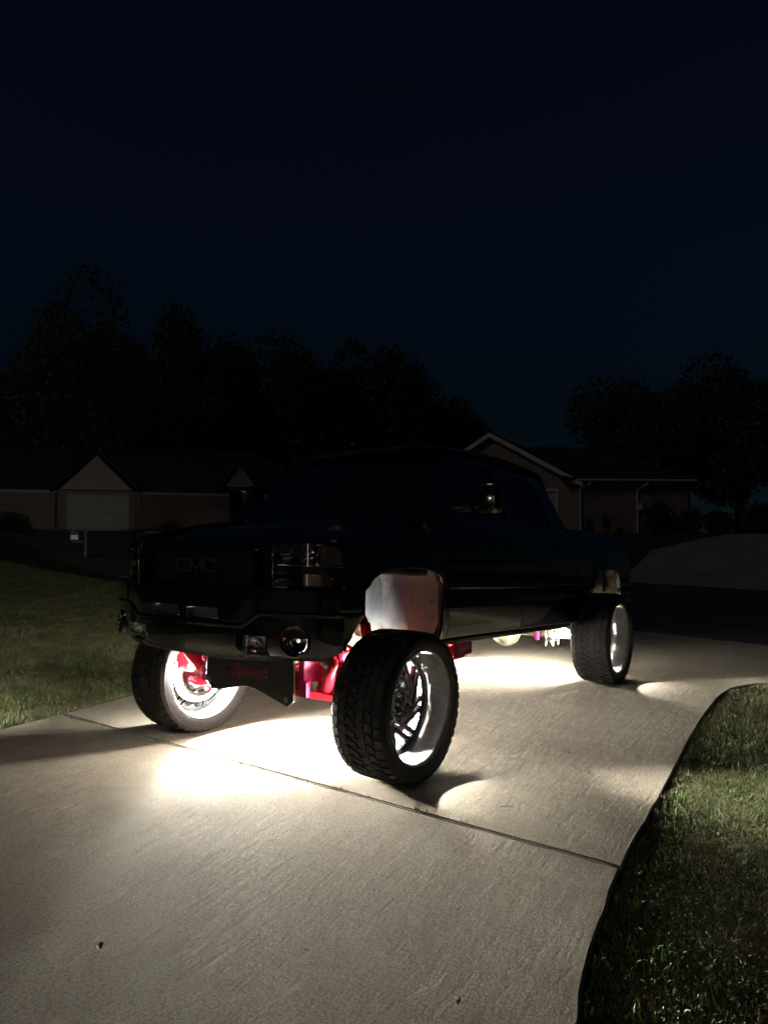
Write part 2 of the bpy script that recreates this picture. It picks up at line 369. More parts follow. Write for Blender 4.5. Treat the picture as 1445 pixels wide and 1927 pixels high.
# driveway slab pieces with a real joint between them
drive = empty('driveway'); tag(drive, 'pale concrete driveway under the lifted truck', kind='structure')
def side_at(curve, x):
    xs = np.array([p[0] for p in curve]); ys = np.array([p[1] for p in curve]); o = np.argsort(xs); return float(np.interp(x, xs[o], ys[o]))
def slab(x0, x1, skew0=0.0, skew1=0.0):
    # x0 > x1 ; each end may be skewed a little across the drive
    nx = max(4, int((x0 - x1) / 0.12)); vs = []; fs = []; na = 14
    for i in range(nx + 1):
        f = i / nx
        for k in range(na + 1):
            g = k / na; s = skew0 * (1 - f) + skew1 * f
            x = x0 * (1 - f) + x1 * f + s * (g - 0.5)
            yl = side_at(DL, x); yr = side_at(DR, x)
            if x < -5.5: yr = 6.6
            if x < -7.2: yl = -5.0
            edge = (random.random() - 0.5) * 0.009 if k in (0, na) else 0
            vs.append((x, yl * (1 - g) + yr * g + edge, 0.0))
    w = na + 1; nb = len(vs)
    for i in range(nx):
        for k in range(na): fs.append((i * w + k, i * w + k + 1, (i + 1) * w + k + 1, (i + 1) * w + k))
    # skirts
    loop = [k for k in range(na)] + [i * w + na for i in range(nx)] + [nx * w + na - k for k in range(na)] + [(nx - i) * w for i in range(nx)]
    for q in loop: vs.append((vs[q][0], vs[q][1], -0.14))
    L = len(loop)
    for i in range(L): fs.append((loop[i], nb + i, nb + (i + 1) % L, loop[(i + 1) % L]))
    bm = bmesh.new(); bv = [bm.verts.new(v) for v in vs]
    for f in fs:
        try: bm.faces.new([bv[q] for q in f])
        except ValueError: pass
    bmesh.ops.recalc_face_normals(bm, faces=bm.faces)
    top = [e for e in bm.edges if abs(e.verts[0].co.z) < 1e-6 and abs(e.verts[1].co.z) < 1e-6 and any(abs(f.normal.z) < 0.5 for f in e.link_faces)]
    bmesh.ops.bevel(bm, geom=top, offset=0.008, segments=2, affect='EDGES')
    return from_bm('slab', bm, M['concrete'], drive)
JX = 0.372
slab(8.8, JX + 0.011, 0.04, 0.04)
slab(JX - 0.011, -7.18, 0.04, 0.0)
# flared apron down to the street
bm = bmesh.new(); ap = []
pts_near = [(-7.2, -5.0), (-7.2, 6.6)]
nb_ = 40
for i in range(nb_ + 1):
    y = -5.0 + 11.6 * i / nb_
    xs = lerp(y, [(-9, -7.9), (-4.8, -8.1), (-2, -8.2), (0.27, -7.9), (2.22, -7.41), (4.0, -7.25), (6.6, -7.24)])
    ap.append((bm.verts.new((-7.19, y, 0.0)), bm.verts.new((xs, y, -0.004)), bm.verts.new((xs - 0.01, y, -0.1))))
for i in range(nb_):
    for k in range(2): bm.faces.new((ap[i][k], ap[i + 1][k], ap[i + 1][k + 1], ap[i][k + 1]))
from_bm('slab', bm, M['concrete'], drive)
# joint filler strip and tufts
bm = bmesh.new()
yl, yr = side_at(DL, JX), side_at(DR, JX)
mtx = Matrix.Rotation(math.atan2(-0.04, yr - yl), 4, 'Z')
b_box(bm, -0.004, 0.002, -2.3, 2.33, -0.12, -0.003, 0, Matrix.Translation((JX, 0.1, 0)) @ mtx)
b_box(bm, -0.011, -0.0045, -2.3, 2.33, -0.12, -0.018, 0, Matrix.Translation((JX, 0.1, 0)) @ mtx)
from_bm('joint_filler', bm, M['kerb'], drive)

# neighbour's driveway across the street and kerb line
def sheet_poly(name, pts, dz, mat, label):
    vs = []; fs = []; N = 16
    a, b, c, d = [np.array(p, float) for p in pts]
    for i in range(N + 1):
        for k in range(N + 1):
            u, v = i / N, k / N; p = a * (1 - u) * (1 - v) + b * u * (1 - v) + c * u * v + d * (1 - u) * v
            vs.append((p[0], p[1], float(hgt(p[0], p[1])) + dz))
    w = N + 1
    for i in range(N):
        for k in range(N): fs.append((i * w + k, i * w + k + 1, (i + 1) * w + k + 1, (i + 1) * w + k))
    o = mk(name, vs, fs, mat, smooth=True); tag(o, label, kind='structure'); return o
nd_far = [tuple(p) for p in far]
sheet_poly('neighbour_driveway', [(-15.3, 1.6), (-14.6, 12.0), (-33.0, 10.5), (-31.5, -1.8)], -0.012, M['concrete'], 'pale concrete driveway across the street')
sheet_poly('neighbour_apron', [(-15.9, -2.4), (-15.3, 1.6), (-31.5, -1.8), (-23.5, -3.4)], -0.012, M['concrete'], 'left flare of the concrete driveway across the street')
bm = bmesh.new()
prev = None
for i, p in enumerate(far):
    d = far[min(i + 1, len(far) - 1)] - far[max(i - 1, 0)]; d /= np.linalg.norm(d); nn = np.array([d[1], -d[0]])
    if nn[0] > 0: nn = -nn
    if -3.2 < p[1] < 9: hk = -0.014
    else: hk = 0.05
    z0 = float(hgt(*p)) - 0.06; a = bm.verts.new((p[0], p[1], z0)); b = bm.verts.new((p[0] + nn[0] * 0.03, p[1] + nn[1] * 0.03, z0 + 0.06 + hk)); c = bm.verts.new((p[0] + nn[0] * 0.2, p[1] + nn[1] * 0.2, z0 + 0.06 + hk)); e = bm.verts.new((p[0] + nn[0] * 0.21, p[1] + nn[1] * 0.21, z0 - 0.05))
    if prev:
        for k in range(3): bm.faces.new((prev[k], prev[k + 1], (a, b, c, e)[k + 1], (a, b, c, e)[k]))
    prev = (a, b, c, e)
kerb = from_bm('kerb', bm, M['kerb']); tag(kerb, 'low concrete kerb along the far side of the street', kind='structure')

# ------------------------------------------------------------------ grass blades
def blades(name, P, hmin, hmax, wmin, wmax, mat, label, lean=0.8, kind='stuff', parent=None):
    n = len(P); ang = rng.uniform(0, 2 * np.pi, n); la = rng.uniform(0, 2 * np.pi, n)
    h = rng.uniform(hmin, hmax, n); w = rng.uniform(wmin, wmax, n); ln = h * rng.uniform(0.1, lean, n)
    dx, dy = np.cos(ang) * w / 2, np.sin(ang) * w / 2; lx, ly = np.cos(la) * ln, np.sin(la) * ln
    V = np.zeros((n, 5, 3)); V[:, :, :] = P[:, None, :]
    V[:, 0, 0] -= dx; V[:, 0, 1] -= dy; V[:, 1, 0] += dx; V[:, 1, 1] += dy
    V[:, 2, 0] += dx * .8 + lx * .35; V[:, 2, 1] += dy * .8 + ly * .35; V[:, 2, 2] += h * .6
    V[:, 3, 0] += -dx * .8 + lx * .35; V[:, 3, 1] += -dy * .8 + ly * .35; V[:, 3, 2] += h * .6
    V[:, 4, 0] += lx; V[:, 4, 1] += ly; V[:, 4, 2] += h * rng.uniform(.75, 1.0, n)
    base = np.arange(n) * 5
    Q = np.stack([base, base + 1, base + 2, base + 3], 1); T = np.stack([base + 3, base + 2, base + 4], 1)
    me = bpy.data.meshes.new(name); me.vertices.add(n * 5); me.vertices.foreach_set('co', V.ravel())
    loops = np.concatenate([Q.ravel(), T.ravel()]); me.loops.add(len(loops)); me.loops.foreach_set('vertex_index', loops.astype(np.int32))
    starts = np.concatenate([np.arange(n) * 4, n * 4 + np.arange(n) * 3]).astype(np.int32)
    me.polygons.add(2 * n); me.polygons.foreach_set('loop_start', starts)
    me.update(calc_edges=True); me.validate(); me.materials.append(mat)
    o = bpy.data.objects.new(name, me); col.objects.link(o)
    if parent: o.parent = parent
    tag(o, label, kind=kind); return o
RX = np.array([p[0] for p in DR])[::-1]; RY = np.array([p[1] for p in DR])[::-1]
LX = np.array([p[0] for p in DL])[::-1]; LY = np.array([p[1] for p in DL])[::-1]
def scatter(n, x0, x1, y0, y1, dens=None):
    P = np.stack([rng.uniform(x0, x1, n), rng.uniform(y0, y1, n)], 1)
    if dens is not None: P = P[rng.uniform(0, 1, len(P)) < dens(P[:, 0], P[:, 1])]
    return P
def z_of(P): return np.column_stack([P, hgt(P[:, 0], P[:, 1]) - 0.039])
def clump(x, y, s=3.0):
    return 0.5 + 0.5 * np.sin(x * s * 2.1 + 1.3 * np.sin(y * s * 1.7)) * np.sin(y * s * 2.6 + 1.1 * np.sin(x * s * 1.3))
def right_of(x, y): return (y > np.interp(x, RX, RY) + 0.015)
def left_of(x, y): return (y < np.interp(x, LX, LY) - 0.01)
nearR = scatter(480000, -1.5, 3.2, 2.3, 5.2, lambda x, y: right_of(x, y) * (0.45 + 0.55 * clump(x, y)) * np.clip(2.2 - np.hypot(x - 3.6, y - 3.5) * 0.2, 0.3, 1))
blades('grass', z_of(nearR), 0.012, 0.030, 0.0022, 0.0046, M['blade'], 'short dense grass with brown patches beside the right driveway edge', 1.3)
farR = scatter(150000, -5.6, -1.5, 2.2, 7.5, lambda x, y: right_of(x, y) * (0.5 + 0.5 * clump(x, y)))
blades('grass', z_of(farR), 0.02, 0.055, 0.004, 0.008, M['blade'], 'grass lawn strip on the far right by the street', 1.2)
L1 = scatter(260000, -5.5, 3.0, -7.5, -1.6, lambda x, y: left_of(x, y) * (0.45 + 0.55 * clump(x, y, 2.0)))
blades('grass', z_of(L1), 0.025, 0.075, 0.004, 0.009, M['blade'], 'grass lawn left of the driveway behind the truck nose', 1.2)
L2 = scatter(140000, -8.2, 2.0, -22, -7.5)
L2 = L2[L2[:, 0] > -7.6]
blades('grass', z_of(L2), 0.04, 0.09, 0.012, 0.024, M['blade'], 'darker lawn farther left towards the street', 1.1)
# taller tufts hugging the slab edges and weeds
ed = []
for i in range(3200):
    x = rng.uniform(-5.0, 2.6); y = np.interp(x, RX, RY) + abs(rng.normal(0, 0.035)) + 0.004
    if math.sin(x * 9) + math.sin(x * 23.7) > -0.6: ed.append((x, y))
for i in range(1600):
    x = rng.uniform(-5.0, 2.0); y = np.interp(x, LX, LY) - abs(rng.normal(0, 0.03)) - 0.01; ed.append((x, y))
blades('edge_grass', z_of(np.array(ed)), 0.02, 0.055, 0.003, 0.006, M['blade'], 'longer grass blades hugging the driveway edges', 0.7)
wd = []
for (cx, cy, k, s) in [(0.62, 2.62, 26, .05), (0.3, 2.60, 18, .05), (-0.1, 2.56, 16, .05), (-0.45, 2.52, 16, .04), (1.0, 2.78, 34, .07), (1.12, 2.95, 20, .06), (-0.75, 2.47, 16, .05), (-2.1, 2.55, 14, .07), (-3.4, 2.42, 30, .1), (-2.5, 2.7, 10, .09), (0.9, 2.68, 20, .05), (1.35, 2.8, 14, .05), (0.15, 2.62, 20, .05), (-3.0, 2.6, 30, .2), (-1.2, 2.8, 8, .12)]:
    for i in range(k): wd.append((cx + rng.normal(0, s), max(cy + rng.normal(0, s * .6), float(np.interp(cx, RX, RY)) + .02)))
blades('weeds', z_of(np.array(wd)), 0.025, 0.055, 0.006, 0.010, M['weed'], 'pale green weeds standing along the right slab edge', 1.3)
jt = []
for (yc, k, s) in [(1.66, 60, .05), (1.35, 40, .05), (0.78, 50, .02), (-0.05, 70, .07), (-0.3, 60, .1), (-1.1, 60, .3), (-1.8, 120, .35), (-0.9, 70, .2), (1.05, 24, .06), (2.2, 18, .05), (0.45, 40, .03), (0.58, 60, .03), (0.2, 10, .05)]:
    for i in range(int(k * 0.45)):
        y = yc + rng.normal(0, s); jt.append((JX + 0.004 * (0.1 - y) / 2.3 * 4 + rng.normal(0, 0.006), y, rng.uniform(-0.03, -0.004)))
jt = np.array(jt); jt = jt[(jt[:, 1] > -2.25) & (jt[:, 1] < 2.45)]
blades('joint_weeds', jt, 0.012, 0.035, 0.004, 0.008, M['weed'], 'tiny weeds growing in the driveway joint', 1.8)

# ------------------------------------------------------------------ the truck
truck = empty('pickup_truck', (0, 0, 0))
tag(truck, 'black lifted pickup truck on wide tyres with glowing wheel lights', 'pickup truck')
SQ = 0.054
def Z(x, z): return z + SQ * x
def squat(bm):
    for v in bm.verts: v.co.z += SQ * v.co.x
def mir(v, s): return (v[0], v[1] * s, v[2])

YP = [(0.78, 0.90), (0.815, 0.935), (0.84, 0.965), (0.90, 0.985), (1.0, 0.998), (1.085, 1.003), (1.10, 0.999), (1.185, 1.001), (1.197, 1.015), (1.222, 1.015), (1.234, 1.004), (1.35, 1.010), (1.47, 1.004), (1.56, 0.990), (1.64, 0.965), (1.70, 0.935), (1.78, 0.915), (1.83, 0.90)]
ZROWS = [0.78, 0.80, 0.815, 0.84, 0.87, 0.90, 0.94, 1.0, 1.05, 1.085, 1.10, 1.14, 1.185, 1.197, 1.209, 1.222, 1.234, 1.28, 1.35, 1.41, 1.47, 1.52, 1.56, 1.60, 1.64, 1.67, 1.70, 1.74, 1.78, 1.80, 1.83]
ARCHF = [(-0.62, 0.82), (-0.497, 0.82), (-0.492, 0.95), (-0.490, 1.15), (-0.475, 1.225), (-0.45, 1.272), (-0.41, 1.302), (-0.34, 1.321), (-0.20, 1.330), (-0.08, 1.332), (0.04, 1.328), (0.16, 1.314), (0.25, 1.290), (0.33, 1.254), (0.38, 1.214), (0.405, 1.185), (0.41, 1.04), (0.45, 0.99), (0.50, 0.925), (0.57, 0.84)]
ARCHR = [(-5.06, 0.97), (-4.64, 0.90), (-4.60, 0.90), (-4.585, 1.0), (-4.57, 1.15), (-4.545, 1.25), (-4.49, 1.325), (-4.40, 1.362), (-4.25, 1.378), (-4.10, 1.380), (-3.92, 1.368), (-3.77, 1.337), (-3.66, 1.285), (-3.59, 1.22), (-3.53, 1.12), (-3.46, 1.02), (-3.38, 0.92), (-3.30, 0.862), (-3.17, 0.82)]
def near_arch(x, z, A):
    return min(math.hypot(x - a, z - b) for a, b in A)
def dense(A, step=0.02):
    out = []
    for (a, b), (c, d) in zip(A[:-1], A[1:]):
        k = max(1, int(math.hypot(c - a, d - b) / step)); out += [(a + (c - a) * i / k, b + (d - b) * i / k) for i in range(k)]
    out.append(A[-1]); return out
AF_D = dense([p for p in ARCHF if -0.6 < p[0] < 0.42]); AR_D = dense([p for p in ARCHR if -4.63 < p[0] < -3.2])
def side_y(x, z):
    y = lerp(z, YP)
    if -1.0 < x < 0.6: y += 0.022 * math.exp(-(near_arch(x, z, AF_D) / 0.045) ** 2)
    if x < -3.2: y += 0.022 * math.exp(-(near_arch(x, z, AR_D) / 0.045) ** 2)
    if x > 0.45: y -= 0.05 * ((x - 0.45) / 0.12) ** 2 * 0.35
    return y
def panel(name, s, x0, x1, low, up, parent, extra=(), mat=None, lip=0.035):
    xs = sorted(set([round(v, 4) for v in np.arange(x0, x1, 0.06)] + [x1] + [e for e in extra if x0 < e < x1]))
    lf = low if callable(low) else (lambda x: low); uf = up if callable(up) else (lambda x: up)
    bm = bmesh.new(); cols = []
    for x in xs:
        a, b = lf(x), uf(x)
        zs = [min(max(z, a), b) for z in ZROWS]; zs[0] = a; zs[-1] = b
        cols.append([bm.verts.new((x, s * side_y(x, z), z)) for z in zs])
    for i in range(len(cols) - 1):
        for k in range(len(ZROWS) - 1):
            q = [cols[i][k], cols[i + 1][k], cols[i + 1][k + 1], cols[i][k + 1]]
            bm.faces.new(q)
    bmesh.ops.remove_doubles(bm, verts=bm.verts, dist=0.0004)
    bmesh.ops.dissolve_degenerate(bm, edges=bm.edges, dist=0.0003)
    be = [e for e in bm.edges if e.is_boundary]
    r = bmesh.ops.extrude_edge_only(bm, edges=be); nv = [g for g in r['geom'] if isinstance(g, bmesh.types.BMVert)]
    for v in nv: v.co.y -= s * lip
    squat(bm)
    return from_bm(name, bm, mat or M['paint'], parent, 'auto')
def rounded(poly, r, k=4):
    out = []; n = len(poly)
    for i in range(n):
        p0, p, p1 = [np.array(poly[(i + d) % n], float) for d in (-1, 0, 1)]
        a = (p0 - p) / np.linalg.norm(p0 - p); b = (p1 - p) / np.linalg.norm(p1 - p)
        A, B = p + a * r, p + b * r
        for t in np.linspace(0, 1, k + 1): out.append(tuple((1 - t) ** 2 * A + 2 * t * (1 - t) * p + t * t * B))
    return out
def tumble(z): return 0.935 - (z - 1.70) * 0.34 - max(0, z - 2.1) ** 2 * 0.8
def side_frame(name, s, outer, inner, ro, ri, parent, mat=None, d=0.03):
    O = rounded(outer, ro); I = rounded(inner, ri); bm = bmesh.new(); n = len(O)
    def ring(P, off): return [bm.verts.new((x, s * (tumble(z) - off), z)) for x, z in P]
    a, b, c = ring(O, d), ring(O, 0), ring(I, 0); e = ring(I, d)
    for A, B in ((a, b), (b, c), (c, e)):
        for i in range(n): bm.faces.new((A[i], A[(i + 1) % n], B[(i + 1) % n], B[i]))
    squat(bm); return from_bm(name, bm, mat or M['paint'], parent, 'auto')
def side_glass(name, s, poly, r, parent, off=0.018):
    P = rounded(poly, r); bm = bmesh.new()
    A = [bm.verts.new((x, s * (tumble(z) - off), z)) for x, z in P]; B = [bm.verts.new((x, s * (tumble(z) - off - 0.005), z)) for x, z in P]
    bm.faces.new(A); bm.faces.new(B[::-1]); squat(bm); return from_bm(name, bm, M['tint'], parent)

FT = [(-0.62, 1.665), (-0.4, 1.645), (0.0, 1.585), (0.3, 1.525), (0.5, 1.475), (0.57, 1.455)]
BELT = 1.70
def door(name, s, x0, x1, outer, inner):
    d = panel(name, s, x0, x1, 0.835, BELT, truck, lip=0.05)
    side_frame('window_frame', s, outer, inner, 0.05, 0.06, d)
    side_glass('window', s, [(x + (0.02 if x > (x0 + x1) / 2 else -0.02), z + (0.02 if z > 1.9 else -0.02)) for x, z in inner], 0.06, d)
    # chrome-less rounded bright edge strip of the window seal
    # handle: dished cup and bar
    hx = x0 + 0.16; bm = bmesh.new()
    P = rounded([(hx - 0.075, 1.475), (hx + 0.085, 1.475), (hx + 0.085, 1.565), (hx - 0.075, 1.565)], 0.03)
    yy = side_y(hx, 1.52)
    rings = [[bm.verts.new((hx + (x - hx) * f, s * (yy + o), 1.52 + (z - 1.52) * f)) for x, z in P] for f, o in ((1, -0.012), (1, 0.008), (0.9, 0.011), (0.82, 0.004), (0.7, -0.0))]
    for A, B in zip(rings[:-1], rings[1:]):
        for i in range(len(P)): bm.faces.new((A[i], A[(i + 1) % len(P)], B[(i + 1) % len(P)], B[i]))
    bm.faces.new(rings[-1])
    b_box(bm, hx - 0.06, hx + 0.06, s * (yy + 0.006), s * (yy + 0.026), 1.515, 1.54, 0.006)
    squat(bm); from_bm('door_handle', bm, M['trim_gloss'], d, 'auto')
    return d
doors = {}
for s in (1, -1):
    fe = panel('front_fender', s, -0.612, 0.57, lambda x: lerp(x, ARCHF), lambda x: lerp(x, FT), truck, [p[0] for p in ARCHF])
    # rolled fender top joining the hood
    bm = bmesh.new(); cols = []
    for x in np.linspace(-0.612, 0.57, 22):
        zt = lerp(x, FT); y0 = side_y(x, zt)
        cols.append([bm.verts.new((x, s * (y0 - a), zt + b)) for a, b in ((0, 0), (0.03, 0.018), (0.07, 0.032), (0.13, 0.042), (0.20, 0.047))])
    for A, B in zip(cols[:-1], cols[1:]):
        for k in range(4): bm.faces.new((A[k], B[k], B[k + 1], A[k + 1]))
    squat(bm); from_bm('fender_top', bm, M['paint'], fe, True)
    fd = door('front_door', s, -1.868, -0.62,
              [(-0.42, 1.69), (-1.10, 2.265), (-1.868, 2.30), (-1.868, 1.69)], [(-0.70, 1.745), (-1.19, 2.17), (-1.76, 2.20), (-1.76, 1.745)])
    rd = door('rear_door', s, -2.90, -1.876,
              [(-1.876, 1.69), (-1.876, 2.30), (-2.70, 2.29), (-2.96, 1.69)], [(-1.95, 1.745), (-1.95, 2.20), (-2.60, 2.18), (-2.78, 1.745)])
    doors[s] = fd
    panel('cab_corner', s, -3.165, -2.908, 0.835, BELT, truck)
    panel('bed_side', s, -5.05, -3.185, lambda x: lerp(x, ARCHR), lambda x: lerp(x, [(-5.05, 1.815), (-4.9, 1.815), (-3.2, 1.765)]), truck, [p[0] for p in ARCHR])
    bm = bmesh.new()
    for (a, b) in ((-5.05, -3.185),):
        P0 = [(0.0, 0), (-0.07, 0.012), (-0.085, -0.01), (-0.09, -0.5)]
        cs = [[bm.verts.new((x, s * (side_y(x, z) + dy), z + dz)) for dy, dz in P0] for x, z in ((-5.05, 1.815), (-4.5, 1.80), (-3.8, 1.785), (-3.185, 1.765))]
        for A, B in zip(cs[:-1], cs[1:]):
            for k in range(3): bm.faces.new((A[k], B[k], B[k + 1], A[k + 1]))
    squat(bm); from_bm('bed_rail', bm, M['trim'], truck, 'auto')
    # C pillar quarter
    bm = bmesh.new(); q = [(-2.96, 1.69), (-2.70, 2.29), (-2.93, 2.27), (-3.165, 1.69)]
    bm.faces.new([bm.verts.new((x, s * tumble(z), z)) for x, z in q]); squat(bm); from_bm('rear_pillar', bm, M['paint'], truck)
    # rocker
    bm = bmesh.new(); b_box(bm, -3.15, -0.5, s * 0.86, s * 0.945, 0.785, 0.832, 0.012); squat(bm)
    from_bm('rocker_panel', bm, M['paint'], truck, 'auto')
    bm = bmesh.new(); b_box(bm, -3.13, -0.52, s * 0.80, s * 0.858, 0.765, 0.80, 0.003); squat(bm)
    from_bm('pinch_weld', bm, M['grime'], truck)
    # mirror
    mr = bmesh.new(); b_box(mr, -0.83, -0.72, s * 1.10, s * 1.33, 1.73, 1.97, 0.045); squat(mr)
    mo = from_bm('side_mirror', mr, M['paint'], fd, True)
    mr = bmesh.new(); b_tube(mr, [(-0.72, s * 0.93, 1.76), (-0.76, s * 1.02, 1.77), (-0.77, s * 1.14, 1.79)], 0.03); squat(mr)
    from_bm('mirror_arm', mr, M['trim'], fd, True)
    # flange lip of the wheel arch
    for nm, A in (('front', AF_D), ('rear', AR_D)):
        bm = bmesh.new(); off = []
        pts = [Vector((x, s * (side_y(x, z) - 0.02), z)) for x, z in A[::2]]
        b_tube(bm, pts, 0.008, 6); squat(bm); from_bm('arch_lip', bm, M['trim'], truck, True)

# hood
bm = bmesh.new(); rows = []
for i, x in enumerate(np.linspace(0.79, -0.40, 18)):
    zt = lerp(x, [(-0.40, 1.69), (0.0, 1.64), (0.4, 1.56), (0.62, 1.50), (0.74, 1.455), (0.79, 1.405)])
    row = []
    for y in np.linspace(-0.8, 0.8, 25):
        xf = x - (0.17 * (abs(y) / 0.8) ** 3 if x > 0.3 else 0.17 * (abs(y) / 0.8) ** 3 * max(0, (x + 0.4) / 0.7))
        b = 0.03 * sstep(0.55, 0.42, abs(y)) * sstep(0.78, 0.5, x) - 0.02 * (abs(y) / 0.8) ** 2
        row.append(bm.verts.new((xf, y, zt + b)))
    rows.append(row)
for A, B in zip(rows[:-1], rows[1:]):
    for k in range(24): bm.faces.new((A[k], A[k + 1], B[k + 1], B[k]))
squat(bm); from_bm('hood', bm, M['paint'], truck, True)
# cowl, windshield, roof, back of cab
bm = bmesh.new(); b_box(bm, -0.62, -0.36, -0.86, 0.86, 1.60, 1.68, 0.02); squat(bm); from_bm('cowl', bm, M['trim'], truck)
def grid(name, fn, nu, nv, mat, parent, smooth=True):
    bm = bmesh.new(); g = [[bm.verts.new(fn(u / nu, v / nv)) for v in range(nv + 1)] for u in range(nu + 1)]
    for i in range(nu):
        for k in range(nv): bm.faces.new((g[i][k], g[i][k + 1], g[i + 1][k + 1], g[i + 1][k]))
    squat(bm); return from_bm(name, bm, mat, parent, smooth)
grid('windshield', lambda u, v: (-0.40 - u * 0.70 + 0.10 * (1 - (2 * v - 1) ** 2), (2 * v - 1) * (0.90 - 0.17 * u), 1.68 + u * 0.60), 8, 14, M['tint'], truck)
grid('roof', lambda u, v: (-1.02 - u * 1.92 + 0.09 * (1 - (2 * v - 1) ** 2) * (1 - u), (2 * v - 1) * 0.745, 2.275 + 0.055 * math.sin(math.pi * min(1, u * 1.0)) ** 0.6 + 0.03 * (1 - (2 * v - 1) ** 4)), 16, 16, M['paint'], truck)
grid('cab_back', lambda u, v: (-3.16 + u * 0.24, (2 * v - 1) * (0.935 - 0.195 * u), 1.5 + u * 0.78), 6, 8, M['paint'], truck)
bm = bmesh.new(); b_box(bm, -3.135, -3.115, -0.55, 0.55, 1.80, 2.12, 0.01, Matrix.Translation((0.06, 0, 0)))
squat(bm); from_bm('rear_window', bm, M['tint'], truck)
# third brake-light style clearance strip omitted; bed
bm = bmesh.new(); b_box(bm, -5.02, -3.2, -0.86, 0.86, 1.18, 1.22); b_box(bm, -3.22, -3.19, -0.86, 0.86, 1.2, 1.74); squat(bm); from_bm('bed_floor', bm, M['bed'], truck)
bm = bmesh.new(); b_box(bm, -5.06, -5.01, -0.83, 0.83, 1.24, 1.81, 0.012); squat(bm); tg = from_bm('tailgate', bm, M['paint'], truck)
for s in (1, -1):
    bm = bmesh.new(); b_box(bm, -5.075, -5.0, s * 0.84, s * 0.97, 1.32, 1.72, 0.015); squat(bm); o = from_bm('tail_light', bm, M['amber'], truck); 
# rear bumper with wrapped corners
def sweep(name, path, prof, mat, parent, holes=(), smooth='auto', zfun=None):
    """path: plan points with outward normals; prof: list of (offset, z) per path point via callable"""
    bm = bmesh.new(); cols = []
    P = [np.array(p, float) for p in path]
    for i, p in enumerate(P):
        t = P[min(i + 1, len(P) - 1)] - P[max(i - 1, 0)]; t /= np.linalg.norm(t); nn = np.array([t[1], -t[0]])
        if nn @ (p - np.array([p[0] * 0.0 + zfun, 0])) < 0: nn = -nn
        cols.append([bm.verts.new((p[0] + nn[0] * o, p[1] + nn[1] * o, z)) for o, z in prof(p[0], p[1], i)])
    for i in range(len(cols) - 1):
        ym = (P[i][1] + P[i + 1][1]) / 2
        for k in range(len(cols[0]) - 1):
            if any(a < ym < b and k0 <= k <= k1 for a, b, k0, k1 in holes): continue
            bm.faces.new((cols[i][k], cols[i + 1][k], cols[i + 1][k + 1], cols[i][k + 1]))
    squat(bm); return from_bm(name, bm, mat, parent, smooth, weld=0.0002)
rb = [(-4.90, -1.0), (-5.0, -1.0), (-5.1, -0.97), (-5.17, -0.88), (-5.2, -0.7), (-5.2, 0), (-5.2, 0.7), (-5.17, 0.88), (-5.1, 0.97), (-5.0, 1.0), (-4.90, 1.0)]
sweep('rear_bumper', catmull(rb, 0.08), lambda x, y, i: [(-0.08, 1.06), (0, 1.05), (0.01, 0.98), (0, 0.90), (-0.06, 0.88)], M['chrome'], truck, zfun=-4.0)

# ---- front bumper
BC = [(0.0, 0.905), (0.3, 0.895), (0.5, 0.875), (0.62, 0.855), (0.75, 0.82), (0.86, 0.77), (0.94, 0.705), (0.985, 0.64), (1.005, 0.58)]
brk = [0.035, 0.10, 0.17, 0.24, 0.305, 0.36, 0.42, 0.47, 0.52, 0.57, 0.60, 0.635, 0.66, 0.70, 0.745, 0.79, 0.84, 0.875, 0.91, 0.94, 0.965, 0.985, 0.998]
bp = [(lerp(y, BC), y) for y in [0.0] + brk] + [(0.58, 1.006), (0.53, 1.010), (0.48, 1.012), (0.435, 1.012)]
bpath = [(x, -y) for x, y in bp[::-1]] + bp[1:]
def bprof(x, y, i):
    a = abs(y); zt = 1.165 + 0.035 * sstep(0.46, 0.6, a); zc = 0.962 + 0.083 * sstep(0.46, 0.62, a)
    zb = 0.772 + 0.028 * sstep(0.3, 0.9, a)
    if x < 0.62: zb = lerp(x, [(0.435, 1.03), (0.5, 0.93), (0.57, 0.845), (0.62, 0.80)])
    e = 0.3 if x < 0.62 else 1
    pr = [(-0.14, zt + 0.012), (-0.02, zt + 0.006), (0.008, zt - 0.004), (0.018, zt - 0.02), (0.009, 1.062), (0.001, 0.995 if a < 0.45 else max(0.995, zc + 0.03)),
          (-0.001, zc + 0.02), (0.014 * e, zc + 0.004), (0.012 * e, zc - 0.006), (-0.012, zc - 0.016), (-0.014, 0.914), (-0.02, 0.875), (-0.030, 0.84), (-0.045, 0.812), (-0.06, zb + 0.012), (-0.064, zb), (-0.075, zb - 0.002), (-0.085, zb + 0.004)]
    return [(o * (1 if x > 0.6 else 0.45), max(z, zb - (0.004 if k > 14 else 0))) for k, (o, z) in enumerate(pr)]
holes = [(0.035, 0.305, 4, 4), (-0.305, -0.035, 4, 4), (0.42, 0.635, 10, 12), (-0.635, -0.42, 10, 12), (0.745, 0.875, 10, 11), (-0.875, -0.745, 10, 11)]
bump = sweep('front_bumper', bpath, bprof, M['paint'], truck, holes, zfun=0.0)
